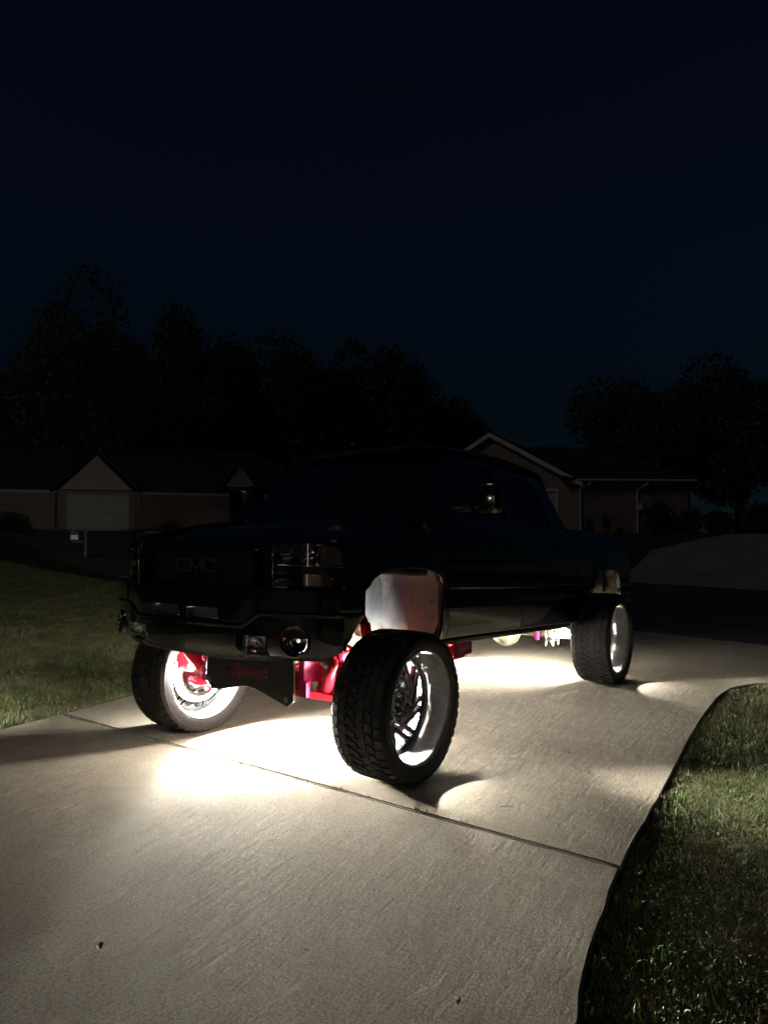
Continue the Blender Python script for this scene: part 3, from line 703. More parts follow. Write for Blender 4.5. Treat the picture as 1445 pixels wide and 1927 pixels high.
# return flanges of the openings, in bright edge trim
def rect_trim(name, y0, y1, z0, z1, x, r, d, mat, parent, tilt=0.0, wid=0.005, xf=None):
    P = rounded([(y0, z0), (y1, z0), (y1, z1), (y0, z1)], r, 4); bm = bmesh.new(); n = len(P); rings = []
    cy, cz = (y0 + y1) / 2, (z0 + z1) / 2
    for gro, dx in ((wid, -0.003), (wid, 0.004), (0.0, 0.005), (0.0, -d)):
        ring = []
        for y, z in P:
            yy = y + math.copysign(gro, y - cy); zz = z + math.copysign(gro, z - cz)
            ring.append(bm.verts.new(((xf(yy) if xf else x) + dx, yy, zz)))
        rings.append(ring)
    for A, B in zip(rings[:-1], rings[1:]):
        for i in range(n): bm.faces.new((A[i], A[(i + 1) % n], B[(i + 1) % n], B[i]))
    squat(bm); return from_bm(name, bm, mat, parent, 'auto')
bx = lambda y: lerp(abs(y), BC)
for s in (1, -1):
    a, b = sorted((s * 0.04, s * 0.30))
    rect_trim('slot_trim', a, b, 1.0, 1.057, 0, 0.014, 0.05, M['chrome'], bump, xf=lambda y: bx(y) + 0.002)
    a, b = sorted((s * 0.425, s * 0.63))
    rect_trim('tow_opening', a, b, 0.838, 0.912, 0, 0.008, 0.09, M['trim'], bump, xf=lambda y: bx(y) - 0.022)
    # tow hook: bright bracket with a curled hook
    bm = bmesh.new(); X = bx(0.52)
    b_box(bm, X - 0.12, X - 0.045, *sorted((s * 0.435, s * 0.475)), 0.78, 0.91, 0.004)
    b_tube(bm, [(X - 0.09, s * 0.47, 0.885), (X - 0.05, s * 0.50, 0.90), (X - 0.025, s * 0.55, 0.90), (X - 0.03, s * 0.59, 0.885), (X - 0.05, s * 0.60, 0.862), (X - 0.055, s * 0.575, 0.848), (X - 0.05, s * 0.54, 0.85)], 0.011, 8)
    b_box(bm, X - 0.10, X - 0.04, *sorted((s * 0.475, s * 0.625)), 0.795, 0.803, 0.002)
    squat(bm); from_bm('tow_hook', bm, M['steel'], bump, 'auto')
    # fog light
    fl = empty('fog_light', parent=bump)
    X = bx(0.80) - 0.020; yc = s * 0.806; zc = 0.893; n_ = 28
    bm = bmesh.new()
    b_lathe(bm, [(-0.07, 0.066), (0.0, 0.074), (0.014, 0.078), (0.016, 0.084), (0.008, 0.090), (-0.03, 0.092)], n_, 'x', (X, yc, zc))
    bmesh.ops.rotate(bm, verts=bm.verts, cent=(X, yc, zc), matrix=Matrix.Rotation(s * R(27), 3, 'Z')); squat(bm); from_bm('fog_light_surround', bm, M['paint'], fl, True)
    bm = bmesh.new()
    b_lathe(bm, [(-0.075, 0.012), (-0.07, 0.03), (-0.055, 0.045), (-0.035, 0.054), (-0.015, 0.058), (-0.012, 0.064)], n_, 'x', (X, yc, zc))
    bmesh.ops.rotate(bm, verts=bm.verts, cent=(X, yc, zc), matrix=Matrix.Rotation(s * R(27), 3, 'Z')); squat(bm); from_bm('fog_light_bowl', bm, M['chrome'], fl, True)
    bm = bmesh.new()
    b_lathe(bm, [(-0.008, 0.0005), (-0.009, 0.03), (-0.014, 0.05), (-0.02, 0.062)], n_, 'x', (X, yc, zc))
    bmesh.ops.rotate(bm, verts=bm.verts, cent=(X, yc, zc), matrix=Matrix.Rotation(s * R(27), 3, 'Z')); squat(bm); from_bm('fog_light_lens', bm, M['lens'], fl, True)
# license bolts between slots
bm = bmesh.new()
for y in (-0.022, 0.012): b_lathe(bm, [(0.004, 0.0), (0.005, 0.005), (0.0, 0.007)], 10, 'x', (bx(0) + 0.003, y, 1.02))
squat(bm); from_bm('plate_bolt_hole', bm, M['trim'], bump)
# thin rubber lip under the valance
sweep('air_dam', bpath[5:-5], lambda x, y, i: [(-0.075, 0.775 + 0.028 * sstep(0.3, 0.9, abs(y))), (-0.085, 0.752 + 0.028 * sstep(0.3, 0.9, abs(y))), (-0.15, 0.76 + 0.028 * sstep(0.3, 0.9, abs(y)))], M['trim'], bump, zfun=0.0)

# ---- face: grille, headlights
FC = [(0.0, 0.800), (0.3, 0.797), (0.52, 0.785), (0.62, 0.770), (0.72, 0.742), (0.82, 0.70), (0.90, 0.655), (0.96, 0.61), (1.0, 0.56)]
fx = lambda y: lerp(abs(y), FC)
gr = empty('grille', parent=truck)
rect_trim('grille_frame', -0.50, 0.50, 1.165, 1.385, 0, 0.07, 0.06, M['paint'], gr, xf=lambda y: fx(y) + 0.012, wid=0.026)
bm = bmesh.new()
P = rounded([(-0.52, 1.14), (0.52, 1.14), (0.52, 1.41), (-0.52, 1.41)], 0.07)
vs_ = [bm.verts.new((fx(y) - 0.045, y, z)) for y, z in P]; bm.faces.new(vs_); squat(bm); from_bm('grille_backing', bm, M['bed'], gr)
bm = bmesh.new(); cs_ = [[bm.verts.new((fx(y) + dx, y, z)) for dx, z in ((0.020, 1.196 + 0.012 * (abs(y) / 0.47) ** 3), (0.012, 1.182 + 0.010 * (abs(y) / 0.47) ** 3), (-0.004, 1.170))] for y in np.linspace(-0.465, 0.465, 21)]
for A, B in zip(cs_[:-1], cs_[1:]):
    for k in range(2): bm.faces.new((A[k], B[k], B[k + 1], A[k + 1]))
squat(bm); from_bm('grille_lip', bm, M['dark_chrome'], gr, True)
bm = bmesh.new(); nsl = 17
slat_me = None
for i in range(nsl):
    z = 1.172 + i * 0.0126
    bm2 = bmesh.new(); prev = None; inset = 0.06 * (1 if i in (0, nsl - 1) else 0.45 if i in (1, nsl - 2) else 0)
    for y in np.linspace(-0.495 + inset, 0.495 - inset, 13):
        x = fx(y) - 0.018; q = [bm2.verts.new((x - 0.012, y, z - 0.002)), bm2.verts.new((x, y, z - 0.0028)), bm2.verts.new((x + 0.002, y, z)), bm2.verts.new((x, y, z + 0.0028)), bm2.verts.new((x - 0.012, y, z + 0.002))]
        if prev:
            for k in range(4): bm2.faces.new((prev[k], q[k], q[k + 1], prev[k + 1]))
        prev = q
    squat(bm2); from_bm('slat', bm2, M['satin'], gr, True)
bm.free()
# raised block letters G M C: bars between points in a unit box, gloss black with edges
LET = {'G': [((1, .86), (1, 1)), ((0, 1), (1, 1)), ((0, 0), (0, 1)), ((0, 0), (1, 0)), ((1, 0), (1, .45)), ((.55, .45), (1, .45))],
       'M': [((0, 0), (0, 1)), ((0, 1), (.5, .1)), ((.5, .1), (1, 1)), ((1, 0), (1, 1))],
       'C': [((0, 1), (1, 1)), ((0, 0), (0, 1)), ((0, 0), (1, 0)), ((1, .8), (1, 1)), ((1, 0), (1, .2))]}
for ch, y0 in (('G', -0.185), ('M', -0.055), ('C', 0.075)):
    bm = bmesh.new(); W_, H_ = 0.105, 0.072; zb = 1.268; xx = fx(0) - 0.004
    for (a, b), (c, d) in LET[ch]:
        p, q = Vector((0, y0 + a * W_, zb + b * H_)), Vector((0, y0 + c * W_, zb + d * H_)); t = (q - p).normalized(); nrm = Vector((0, -t.z, t.y)) * 0.008
        p -= t * 0.008; q += t * 0.008
        f = [(p + nrm), (q + nrm), (q - nrm), (p - nrm)]
        b_prism(bm, [(v.y, v.z) for v in f], xx - 0.006 + 0.0004 * len(bm.verts) / 8, xx + 0.010 + 0.0004 * len(bm.verts) / 8, 'yz')
    squat(bm); bmesh.ops.bevel(bm, geom=list(bm.edges), offset=0.002, segments=1, affect='EDGES'); from_bm('letter', bm, M['letter'], gr)
# header panel above/below grille and around lamps (grid strip following the face curve, with lamp holes)
ys = [0.0, 0.1, 0.2, 0.3, 0.4, 0.5, 0.545, 0.60, 0.635, 0.70, 0.76, 0.82, 0.87, 0.91, 0.945, 0.972, 0.992, 1.0]
zr = [1.120, 1.150, 1.185, 1.20, 1.275, 1.295, 1.325, 1.39, 1.448, 1.47]
ypath = [-y for y in ys[::-1]] + ys[1:]
bm = bmesh.new(); cols = [[bm.verts.new((fx(y) - (0.012 if z > 1.46 else 0) - 0.018 * max(0, 1.448 - z) / 0.3, y, z - 0.012 * sstep(0.85, 1.0, abs(y)) * (z > 1.43))) for z in zr] for y in ypath]
for i in range(len(ypath) - 1):
    ym = abs((ypath[i] + ypath[i + 1]) / 2)
    for k in range(len(zr) - 1):
        if ym < 0.50 and 1 <= k <= 6: continue
        if ym < 0.545 and 2 <= k <= 6: continue
        if 0.635 < ym < 0.992 and k in (6, 7): continue
        if 0.60 < ym < 0.945 and k == 3: continue
        bm.faces.new((cols[i][k], cols[i + 1][k], cols[i + 1][k + 1], cols[i][k + 1]))
squat(bm); from_bm('header_panel', bm, M['paint'], truck, 'auto')
for s in (1, -1):
    hl = empty('headlight', parent=truck)
    def lens(name, y0, y1, z0, z1, mat, off, n=14, r=0.0):
        bm = bmesh.new(); c = []
        for i in range(n + 1):
            y = y0 + (y1 - y0) * i / n
            zt = z1 - (0.055 * sstep(0.93, 0.998, y) if z1 > 1.4 else 0.0)
            c.append([bm.verts.new((fx(y) + off, s * y, z)) for z in (z0, (z0 + zt) / 2, zt)])
        for A, B in zip(c[:-1], c[1:]):
            for k in range(2): bm.faces.new((A[k], A[k + 1], B[k + 1], B[k]))
        squat(bm); return from_bm(name, bm, mat, hl, True)
    lens('lens', 0.632, 0.996, 1.324, 1.449, M['lens'], 0.006)
    # housing back
    bm = bmesh.new(); c = []
    for y in np.linspace(0.632, 0.996, 9): c.append([bm.verts.new((fx(y) - dx, s * y, z)) for dx, z in ((0, 1.325), (0.085, 1.335), (0.085, 1.44), (0, 1.449))])
    for A, B in zip(c[:-1], c[1:]):
        for k in range(3): bm.faces.new((A[k], A[k + 1], B[k + 1], B[k]))
    squat(bm); from_bm('housing', bm, M['dark_chrome'], hl, True)
    for yc, rr in ((0.70, 0.052), (0.815, 0.056)):
        bm = bmesh.new(); X = fx(yc) - 0.012
        b_lathe(bm, [(-0.065, 0.012), (-0.06, 0.022), (-0.045, 0.036), (-0.022, 0.048), (0.0, rr)], 16, 'x', (X, s * yc, 1.386)); squat(bm); from_bm('reflector', bm, M['chrome'], hl, 'auto')
        bm = bmesh.new(); b_lathe(bm, [(-0.06, 0.010), (-0.03, 0.010), (-0.025, 0.0)], 10, 'x', (X, s * yc, 1.386)); squat(bm); from_bm('bulb', bm, M['chrome'], hl, True)
    bm = bmesh.new(); c = []
    for y in np.linspace(0.885, 0.990, 6): c.append([bm.verts.new((fx(y) - 0.012, s * y, 1.33)), bm.verts.new((fx(y) - 0.016, s * y, 1.44 - 0.055 * sstep(0.93, 0.998, y)))])
    for A, B in zip(c[:-1], c[1:]): bm.faces.new((A[0], A[1], B[1], B[0]))
    squat(bm); from_bm('side_reflector', bm, M['grime'], hl, True)  # beige undercoat colour stands in for the reflection of lit concrete
    bm = bmesh.new(); b_box(bm, fx(0.87) - 0.05, fx(0.87) - 0.01, *sorted((s * 0.872, s * 0.880)), 1.33, 1.442, 0.002); squat(bm); from_bm('divider', bm, M['dark_chrome'], hl)
    for nm_, pts_ in (('lens_trim', [(fx(y) + 0.007, s * y, 1.322) for y in np.linspace(0.635, 0.995, 12)]), ('lens_trim', [(fx(y) + 0.006, s * y, 1.196) for y in np.linspace(0.60, 0.992, 12)]), ('lens_side_trim', [(fx(0.628) + 0.006, s * 0.628, z) for z in (1.20, 1.25, 1.32, 1.44)])):
        bm = bmesh.new(); b_tube(bm, pts_, 0.0032, 6); squat(bm); from_bm(nm_, bm, M['chrome'], hl, True)
    # lower signal lamp
    ts = empty('turn_signal', parent=truck)
    bm = bmesh.new(); c = []
    for y in np.linspace(0.602, 0.943, 9): c.append([bm.verts.new((fx(y) - dx, s * y, z)) for dx, z in ((0, 1.201), (0.04, 1.205), (0.04, 1.27), (0, 1.274))])
    for A, B in zip(c[:-1], c[1:]):
        for k in range(3): bm.faces.new((A[k], A[k + 1], B[k + 1], B[k]))
    squat(bm); from_bm('housing', bm, M['dark_chrome'], ts, True)
    hl_keep = hl; hl = ts
    lens('lens', 0.602, 0.80, 1.201, 1.274, M['smoke_lens'], 0.003)
    lens('amber_lens', 0.805, 0.943, 1.201, 1.274, M['amber'], 0.002)
    hl = hl_keep

# ---- wheel wells
for s in (1, -1):
    for nm, A, x0, x1, zmin in (('front_wheel_well', AF_D, -0.56, 0.46, 0.84), ('rear_wheel_well', AR_D, -4.66, -3.30, 0.90)):
        bm = bmesh.new(); cx = (x0 + x1) / 2; czz = 1.0
        ring = [(x, z) for x, z in A[::2] if z > zmin]
        def grow(p, k): return (cx + (p[0] - cx) * (1 + k), czz + (p[1] - czz) * (1 + k * 0.8) if p[1] > czz else p[1])
        depths = [(0.972, 0.045), (0.90, 0.07), (0.78, 0.08), (0.66, 0.075), (0.56, 0.05), (0.52, -0.02)]
        R_ = [[bm.verts.new((grow(p, k)[0], s * y, grow(p, k)[1])) for p in ring] for y, k in depths]
        for a, b in zip(R_[:-1], R_[1:]):
            for i in range(len(ring) - 1): bm.faces.new((a[i], b[i], b[i + 1], a[i + 1]))
        # inner apron
        last = R_[-1]; apron = [bm.verts.new((v.co.x * 1.0, s * 0.50, 0.90)) for v in last]
        for i in range(len(ring) - 1): bm.faces.new((last[i], apron[i], apron[i + 1], last[i + 1]))
        squat(bm); ww = from_bm(nm, bm, M['liner'] if nm[0] == 'f' else M['grime'], truck, 'auto')
        tag(ww, 'scuffed grey liner with rusty brown streaks' if nm[0] == 'f' else None)
        # push-pin fasteners along the rear edge
        if nm[0] == 'f':
            for (px, py, pz) in ((-0.505, 0.90, 1.24), (-0.52, 0.93, 1.10), (-0.525, 0.93, 0.98), (-0.45, 0.86, 1.30), (-0.525, 0.88, 0.88)):
                bm = bmesh.new(); b_lathe(bm, [(0.0, 0.0), (0.004, 0.006), (0.0, 0.009)], 8, 'x', (px + 0.03, s * py, pz)); squat(bm); from_bm('push_pin', bm, M['trim'], ww)
            # black air duct on the top of the liner and a loom along the front
            bm = bmesh.new(); b_box(bm, -0.40, -0.16, *sorted((s * 0.70, s * 0.96)), 1.275, 1.33, 0.02); squat(bm); from_bm('air_duct', bm, M['trim'], ww, True)
            bm = bmesh.new(); b_tube(bm, [(0.37, s * 0.93, 1.20), (0.33, s * 0.88, 1.17), (0.30, s * 0.82, 1.08), (0.26, s * 0.74, 1.03), (0.16, s * 0.66, 0.97), (0.05, s * 0.62, 0.92), (-0.1, s * 0.6, 0.86)], 0.016, 8)
            squat(bm); from_bm('wiring_loom', bm, M['grime'], ww, True)
            bm = bmesh.new()
            for k in range(26):
                f = k / 25; p = Vector((0.34 - 0.40 * f, s * (0.86 - 0.24 * f), 1.16 - 0.28 * f ** 0.8)); b_box(bm, p.x - .005, p.x + .005, p.y - .02, p.y + .02, p.z - .022, p.z + .022)
            squat(bm); from_bm('loom_wrap', bm, M['frame'], ww)
        else:
            bm = bmesh.new(); b_box(bm, -4.22, -4.17, *sorted((s * 0.60, s * 0.95)), 0.95, 1.37, 0.01); squat(bm); from_bm('well_strut', bm, M['trim'], ww); bm = bmesh.new(); b_box(bm, -3.95, -3.93, *sorted((s * 0.62, s * 0.90)), 1.15, 1.33, 0.01); squat(bm); from_bm('well_strut', bm, M['trim'], ww)
            bm = bmesh.new(); b_box(bm, -4.75, -3.2, *sorted((s * 0.47, s * 0.51)), 0.93, 1.06, 0.01); squat(bm); from_bm('frame_bracket', bm, M['grime'], ww)
    # bed underside side / inner skirt
# underbody floor, frame rails, crossmembers
for s in (1, -1):
    bm = bmesh.new(); b_box(bm, -5.0, 0.62, *sorted((s * 0.40, s * 0.47)), 0.80, 0.93, 0.008); squat(bm); from_bm('frame_rail', bm, M['frame'], truck)
bm = bmesh.new(); b_box(bm, -3.12, -0.56, -0.86, 0.86, 0.835, 0.86); squat(bm); from_bm('cab_floor', bm, M['frame'], truck)
bm = bmesh.new(); b_box(bm, -4.98, -3.22, -0.84, 0.84, 1.12, 1.175)
squat(bm); from_bm('bed_underside', bm, M['grime'], truck)
bm = bmesh.new(); b_box(bm, -0.55, 0.55, -0.40, 0.40, 0.86, 1.0, 0.03); b_box(bm, -0.60, -0.56, -0.50, 0.50, 0.84, 1.5); squat(bm); from_bm('engine_bay', bm, M['trim'], truck)
bm = bmesh.new(); b_box(bm, 0.44, 0.50, -0.8, 0.8, 0.92, 1.40, 0.01); squat(bm); from_bm('radiator_support', bm, M['trim'], truck)
bm = bmesh.new(); b_box(bm, 0.66, 0.70, -0.55, 0.55, 0.93, 1.10, 0.01); squat(bm); from_bm('bumper_beam', bm, M['trim'], truck)
for x in (-0.9, -1.7, -2.5, -3.2, -4.4):
    bm = bmesh.new(); b_box(bm, x - 0.04, x + 0.04, -0.40, 0.40, 0.80, 0.86, 0.01); squat(bm); from_bm('crossmember', bm, M['frame'], truck)
bm = bmesh.new(); b_tube(bm, [(-0.6, 0.0, 0.66), (-1.9, -0.02, 0.60), (-3.5, -0.02, 0.49)], 0.045, 14); from_bm('drive_shaft', bm, M['grime'], truck, True)
bm = bmesh.new(); b_tube(bm, [(-0.5, -0.35, 0.66), (-1.6, -0.38, 0.64), (-2.4, -0.40, 0.60), (-3.0, -0.42, 0.60)], 0.04, 12); b_tube(bm, [(-1.7, -0.39, 0.63), (-1.74, -0.39, 0.63), (-2.3, -0.40, 0.60), (-2.34, -0.40, 0.60)], 0.09, 14); from_bm('exhaust', bm, M['grime'], truck, True)
bm = bmesh.new(); b_box(bm, -1.05, -0.55, -0.2, 0.2, 0.60, 0.78, 0.05); from_bm('transmission', bm, M['grime'], truck, True)
bm = bmesh.new(); b_box(bm, -0.35, 0.15, -0.20, 0.20, 0.64, 0.84, 0.05); from_bm('oil_pan', bm, M['grime'], truck, True)
# rear axle
ra = empty('rear_axle', parent=truck); AX = -3.645
bm = bmesh.new(); b_tube(bm, [(AX, -0.98, 0.465), (AX, -0.6, 0.465), (AX, 0.6, 0.465), (AX, 0.98, 0.465)], 0.05, 16); from_bm('axle_tube', bm, M['grime'], ra, True)
bm = bmesh.new(); b_lathe(bm, [(-0.15, 0.0), (-0.145, 0.07), (-0.10, 0.14), (-0.03, 0.165), (0.03, 0.165), (0.05, 0.15), (0.10, 0.10), (0.22, 0.06), (0.30, 0.045)], 22, 'x', (AX, -0.02, 0.455)); from_bm('differential', bm, M['grime'], ra, 'auto')
bm = bmesh.new(); b_lathe(bm, [(0.03, 0.165), (0.04, 0.185), (0.055, 0.185), (0.065, 0.15)], 22, 'x', (AX - 0.08, -0.02, 0.455)); from_bm('cover_flange', bm, M['frame'], ra, 'auto')
for s in (1, -1):
    bm = bmesh.new(); pts = [(AX + 0.72, s * 0.55, 0.70), (AX + 0.4, s * 0.55, 0.58), (AX, s * 0.55, 0.535), (AX - 0.4, s * 0.55, 0.58), (AX - 0.75, s * 0.55, 0.76)]
    for k in range(3):
        P = catmull([(p[0] * 1.0 if k == 0 else AX + (p[0] - AX) * (1 - 0.18 * k), p[2] - 0.014 * k) for p in pts], 0.15)
        for a, b in zip(P[:-1], P[1:]):
            f = [(a[0], a[1]), (b[0], b[1]), (b[0], b[1] + 0.011), (a[0], a[1] + 0.011)]; b_prism(bm, f, s * 0.52, s * 0.585, 'xz')
    from_bm('leaf_spring', bm, M['frame'], truck)
    bm = bmesh.new(); b_box(bm, AX - 0.09, AX + 0.09, *sorted((s * 0.50, s * 0.60)), 0.50, 0.535, 0.004)
    b_box(bm, AX - 0.10, AX + 0.10, *sorted((s * 0.50, s * 0.60)), 0.385, 0.40, 0.004)
    for dx in (-0.075, 0.075):
        for dy in (0.51, 0.59): b_tube(bm, [(AX + dx, s * dy, 0.34), (AX + dx, s * dy, 0.56)], 0.007, 6)
    from_bm('axle_bracket', bm, M['steel'], truck)
    bm = bmesh.new(); b_box(bm, AX + 0.62, AX + 0.78, *sorted((s * 0.50, s * 0.615)), 0.64, 0.80, 0.012); from_bm('spring_hanger', bm, M['pink'], truck)
    bm = bmesh.new(); b_tube(bm, [(AX + 0.10, s * 0.42, 0.40), (AX + 0.25, s * 0.44, 0.86)], 0.028, 12); from_bm('shock_absorber', bm, M['pink'], truck, True)
    bm = bmesh.new(); b_tube(bm, [(AX + 0.05, s * 0.78, 0.50), (AX + 0.65, s * 0.74, 0.68)], 0.02, 8); from_bm('traction_bar', bm, M['steel'], truck, True)
# torsion drop bracket with printed plate, by the front door
for s in (1, -1):
    bm = bmesh.new(); b_box(bm, -1.30, -1.12, *sorted((s * 0.58, s * 0.75)), 0.555, 0.70, 0.008)
    tb = from_bm('drop_bracket', bm, M['red'], truck); tag(tb, 'red bracket plate hanging under the cab')
    bm = bmesh.new(); b_box(bm, -1.40, -1.14, *sorted((s * 0.752, s * 0.758)), 0.575, 0.685, 0.002); pl = from_bm('plate', bm, M['pink'], tb)
    mt = Matrix.Translation((-1.27, s * 0.7595, 0.63)) @ Matrix(((-s, 0, 0, 0), (0, 0, s, 0), (0, 1, 0, 0), (0, 0, 0, 1)))
    text_mesh('lettering', 'Slpswoff', 0.062, M['decal_pale'], tb, 0.0008, 0.2, mt, 0.8)
    bm = bmesh.new(); b_tube(bm, [(-0.95, s * 0.66, 0.70), (-1.02, s * 0.67, 0.64), (-1.12, s * 0.68, 0.60)], 0.035, 12); b_box(bm, -1.1, -0.7, *sorted((s * 0.45, s * 0.64)), 0.68, 0.76, 0.01); from_bm('torsion_mount', bm, M['steel'], truck, 'auto')

# ---- front suspension (red) and black plate
cm = bmesh.new()
b_prism(cm, [(-0.45, 0.56), (-0.40, 0.52), (0.40, 0.52), (0.45, 0.56), (0.45, 0.66), (-0.45, 0.66)], 0.22, 0.33, 'yz')
b_prism(cm, [(-0.45, 0.56), (-0.40, 0.50), (0.40, 0.50), (0.45, 0.56), (0.45, 0.64), (-0.45, 0.64)], -0.30, -0.20, 'yz')
b_box(cm, -0.22, 0.24, -0.14, 0.14, 0.56, 0.62, 0.01)
cross = from_bm('front_crossmember', cm, M['red'], truck, 'auto')
poly = [(-0.40, 0.83), (-0.425, 0.515), (-0.37, 0.462), (-0.30, 0.462), (-0.04, 0.520), (0.06, 0.512), (0.355, 0.428), (0.405, 0.470), (0.40, 0.83)]
bm = bmesh.new(); b_prism(bm, poly, 0.345, 0.356, 'yz'); bmesh.ops.bevel(bm, geom=[e for e in bm.edges], offset=0.0018, segments=1, affect='EDGES'); sk = from_bm('skid_plate', bm, M['satin'], truck)
tag(sk, 'black plate with red gothic lettering')
bm = bmesh.new(); pe = poly[1:8]
b_tube(bm, [(0.350, a, b - 0.002) for a, b in poly[1:8]] , 0.0048, 6); b_tube(bm, [(0.350, 0.418, 0.47), (0.350, 0.403, 0.82)], 0.0045, 6); b_tube(bm, [(0.350, -0.428, 0.515), (0.350, -0.403, 0.82)], 0.0045, 6); from_bm('plate_edge', bm, M['steel'], sk, True)
mt = Matrix.Translation((0.3575, 0.0, 0.618)) @ Matrix(((0, 0, 1, 0), (1, 0, 0, 0), (0, 1, 0, 0), (0, 0, 0, 1)))
text_mesh('lettering', 'Slpswoff', 0.125, M['decal_red'], sk, 0.0008, 0.45, mt, 0.8)
for (y, z) in ((-0.385, 0.515), (0.35, 0.472), (0.175, 0.60)):
    bm = bmesh.new(); r0 = 0.015 if abs(y) > 0.2 else 0.006
    b_lathe(bm, [(0.0, r0 * 1.3), (0.004, r0 * 1.3), (0.004, r0 * 0.9), (0.012, r0 * 0.8), (0.012, 0.0)], 6, 'x', (0.357, y, z)); from_bm('bolt', bm, M['steel'], sk)
for s in (1, -1):
    # drop bracket box beside the plate
    bm = bmesh.new(); b_box(bm, 0.10, 0.33, *sorted((s * 0.43, s * 0.475)), 0.58, 0.74, 0.006); b_box(bm, 0.30, 0.335, *sorted((s * 0.43, s * 0.50)), 0.50, 0.60, 0.004); from_bm('arm_bracket', bm, M['pink'], truck)
    bm = bmesh.new(); b_prism(bm, [(s * 0.50, 0.60), (s * 0.50, 0.52), (s * 0.92, 0.50), (s * 0.92, 0.62), (s * 0.76, 0.70), (s * 0.70, 0.645), (s * 0.70, 0.60)], 0.16, 0.22, 'yz')
    b_prism(bm, [(s * 0.50, 0.56), (s * 0.50, 0.52), (s * 0.74, 0.50), (s * 0.74, 0.54)], 0.205, 0.235, 'yz')
    from_bm('steering_link_bracket', bm, M['red'], truck, 'auto')
    bm = bmesh.new(); b_box(bm, 0.12, 0.16, *sorted((s * 0.50, s * 0.70)), 0.53, 0.68, 0.004); from_bm('link_recess', bm, M['pink'], truck)
    # lower control arm: curved A arm
    bm = bmesh.new()
    for y0, x0 in ((0.40, 0.315), (0.40, -0.24)):
        P = catmull([(y0, 0.525), (y0 + 0.12, 0.50), (y0 + 0.27, 0.475), (0.82, 0.45)], 0.05)
        for a, b in zip(P[:-1], P[1:]):
            fa, fb = (a[0] - y0) / (0.82 - y0), (b[0] - y0) / (0.82 - y0); xa, xb = x0 * (1 - fa) + 0.0 * fa, x0 * (1 - fb)
            q = [Vector((xa + e, s * a[0], a[1] + h)) for e in (-0.028, 0.028) for h in (-0.02, 0.022)] + [Vector((xb + e, s * b[0], b[1] + h)) for e in (-0.028, 0.028) for h in (-0.02, 0.022)]
            vv = [bm.verts.new(t) for t in q]
            for f in ((0, 1, 5, 4), (2, 3, 7, 6), (1, 3, 7, 5), (0, 2, 6, 4)): bm.faces.new([vv[k] for k in f])
    from_bm('lower_control_arm', bm, M['red'], truck, 'auto', weld=0.0005)
    # knuckle, upper arm, spring, shock, brake
    bm = bmesh.new(); b_tube(bm, [(0.0, s * 0.80, 0.34), (0.02, s * 0.79, 0.46), (0.0, s * 0.775, 0.62), (-0.02, s * 0.73, 0.80), (-0.02, s * 0.70, 0.95)], 0.05, 10, rs=[0.04, 0.07, 0.06, 0.04, 0.035])
    b_tube(bm, [(0.0, s * 0.80, 0.42), (0.16, s * 0.76, 0.42), (0.24, s * 0.72, 0.46)], 0.03, 8, rs=[0.05, 0.035, 0.028]); from_bm('steering_knuckle', bm, M['red'], truck, True)
    bm = bmesh.new()
    for x0 in (0.25, -0.22):
        b_tube(bm, [(x0, s * 0.47, 0.98), (x0 * 0.5, s * 0.6, 1.0), (-0.02, s * 0.70, 0.96)], 0.025, 8)
    from_bm('upper_control_arm', bm, M['red'], truck, True)
    bm = bmesh.new(); hp = []
    for k in range(120):
        f = k / 119; a = f * 2 * math.pi * 6; hp.append((0.10 + 0.062 * math.cos(a), s * 0.60 + 0.062 * math.sin(a), 0.52 + f * 0.48))
    b_tube(bm, hp, 0.011, 7); from_bm('coil_spring', bm, M['red'], truck, True)
    bm = bmesh.new(); b_tube(bm, [(0.10, s * 0.60, 0.46), (0.10, s * 0.60, 0.76), (0.10, s * 0.60, 1.06)], 0.03, 12, rs=[0.034, 0.034, 0.022]); from_bm('shock_absorber', bm, M['pink'], truck, True)
    # frame-horn truss that shows ahead of the tyre
    bm = bmesh.new()
    T = [(0.30, 0.62, 0.66), (0.34, 0.70, 0.78), (0.33, 0.66, 0.92), (0.30, 0.58, 1.04), (0.16, 0.60, 1.06)]
    for a, b in ((0, 1), (1, 2), (2, 3), (3, 4), (0, 2), (1, 3)):
        p, q = T[a], T[b]; b_tube(bm, [(p[0], s * p[1], p[2]), (q[0], s * q[1], q[2])], 0.017, 6)
    b_tube(bm, [(0.25, s * 0.60, 0.56), (0.30, s * 0.66, 0.66), (0.34, s * 0.72, 0.76)], 0.04, 8)
    from_bm('truss_tower', bm, M['red'], truck, True)
    bm = bmesh.new(); b_tube(bm, [(0.33, s * 0.67, 0.73), (0.335, s * 0.685, 0.755)], 0.05, 8); from_bm('clamp', bm, M['steel'], truck)
# steering centre link + sway bar
bm = bmesh.new(); b_tube(bm, [(-0.28, -0.72, 0.50), (-0.30, -0.4, 0.58), (-0.30, 0.4, 0.58), (-0.28, 0.72, 0.50)], 0.016, 8); from_bm('centre_link', bm, M['steel'], truck, True)
bm = bmesh.new(); b_tube(bm, [(0.19, 0.52, 0.64), (0.185, 0.535, 0.60), (0.19, 0.58, 0.585), (0.19, 0.63, 0.59), (0.19, 0.69, 0.58)], 0.010, 8, rs=[.012, .015, .011, .014, .009]); from_bm('brake_hose', bm, M['grime'], truck, True)

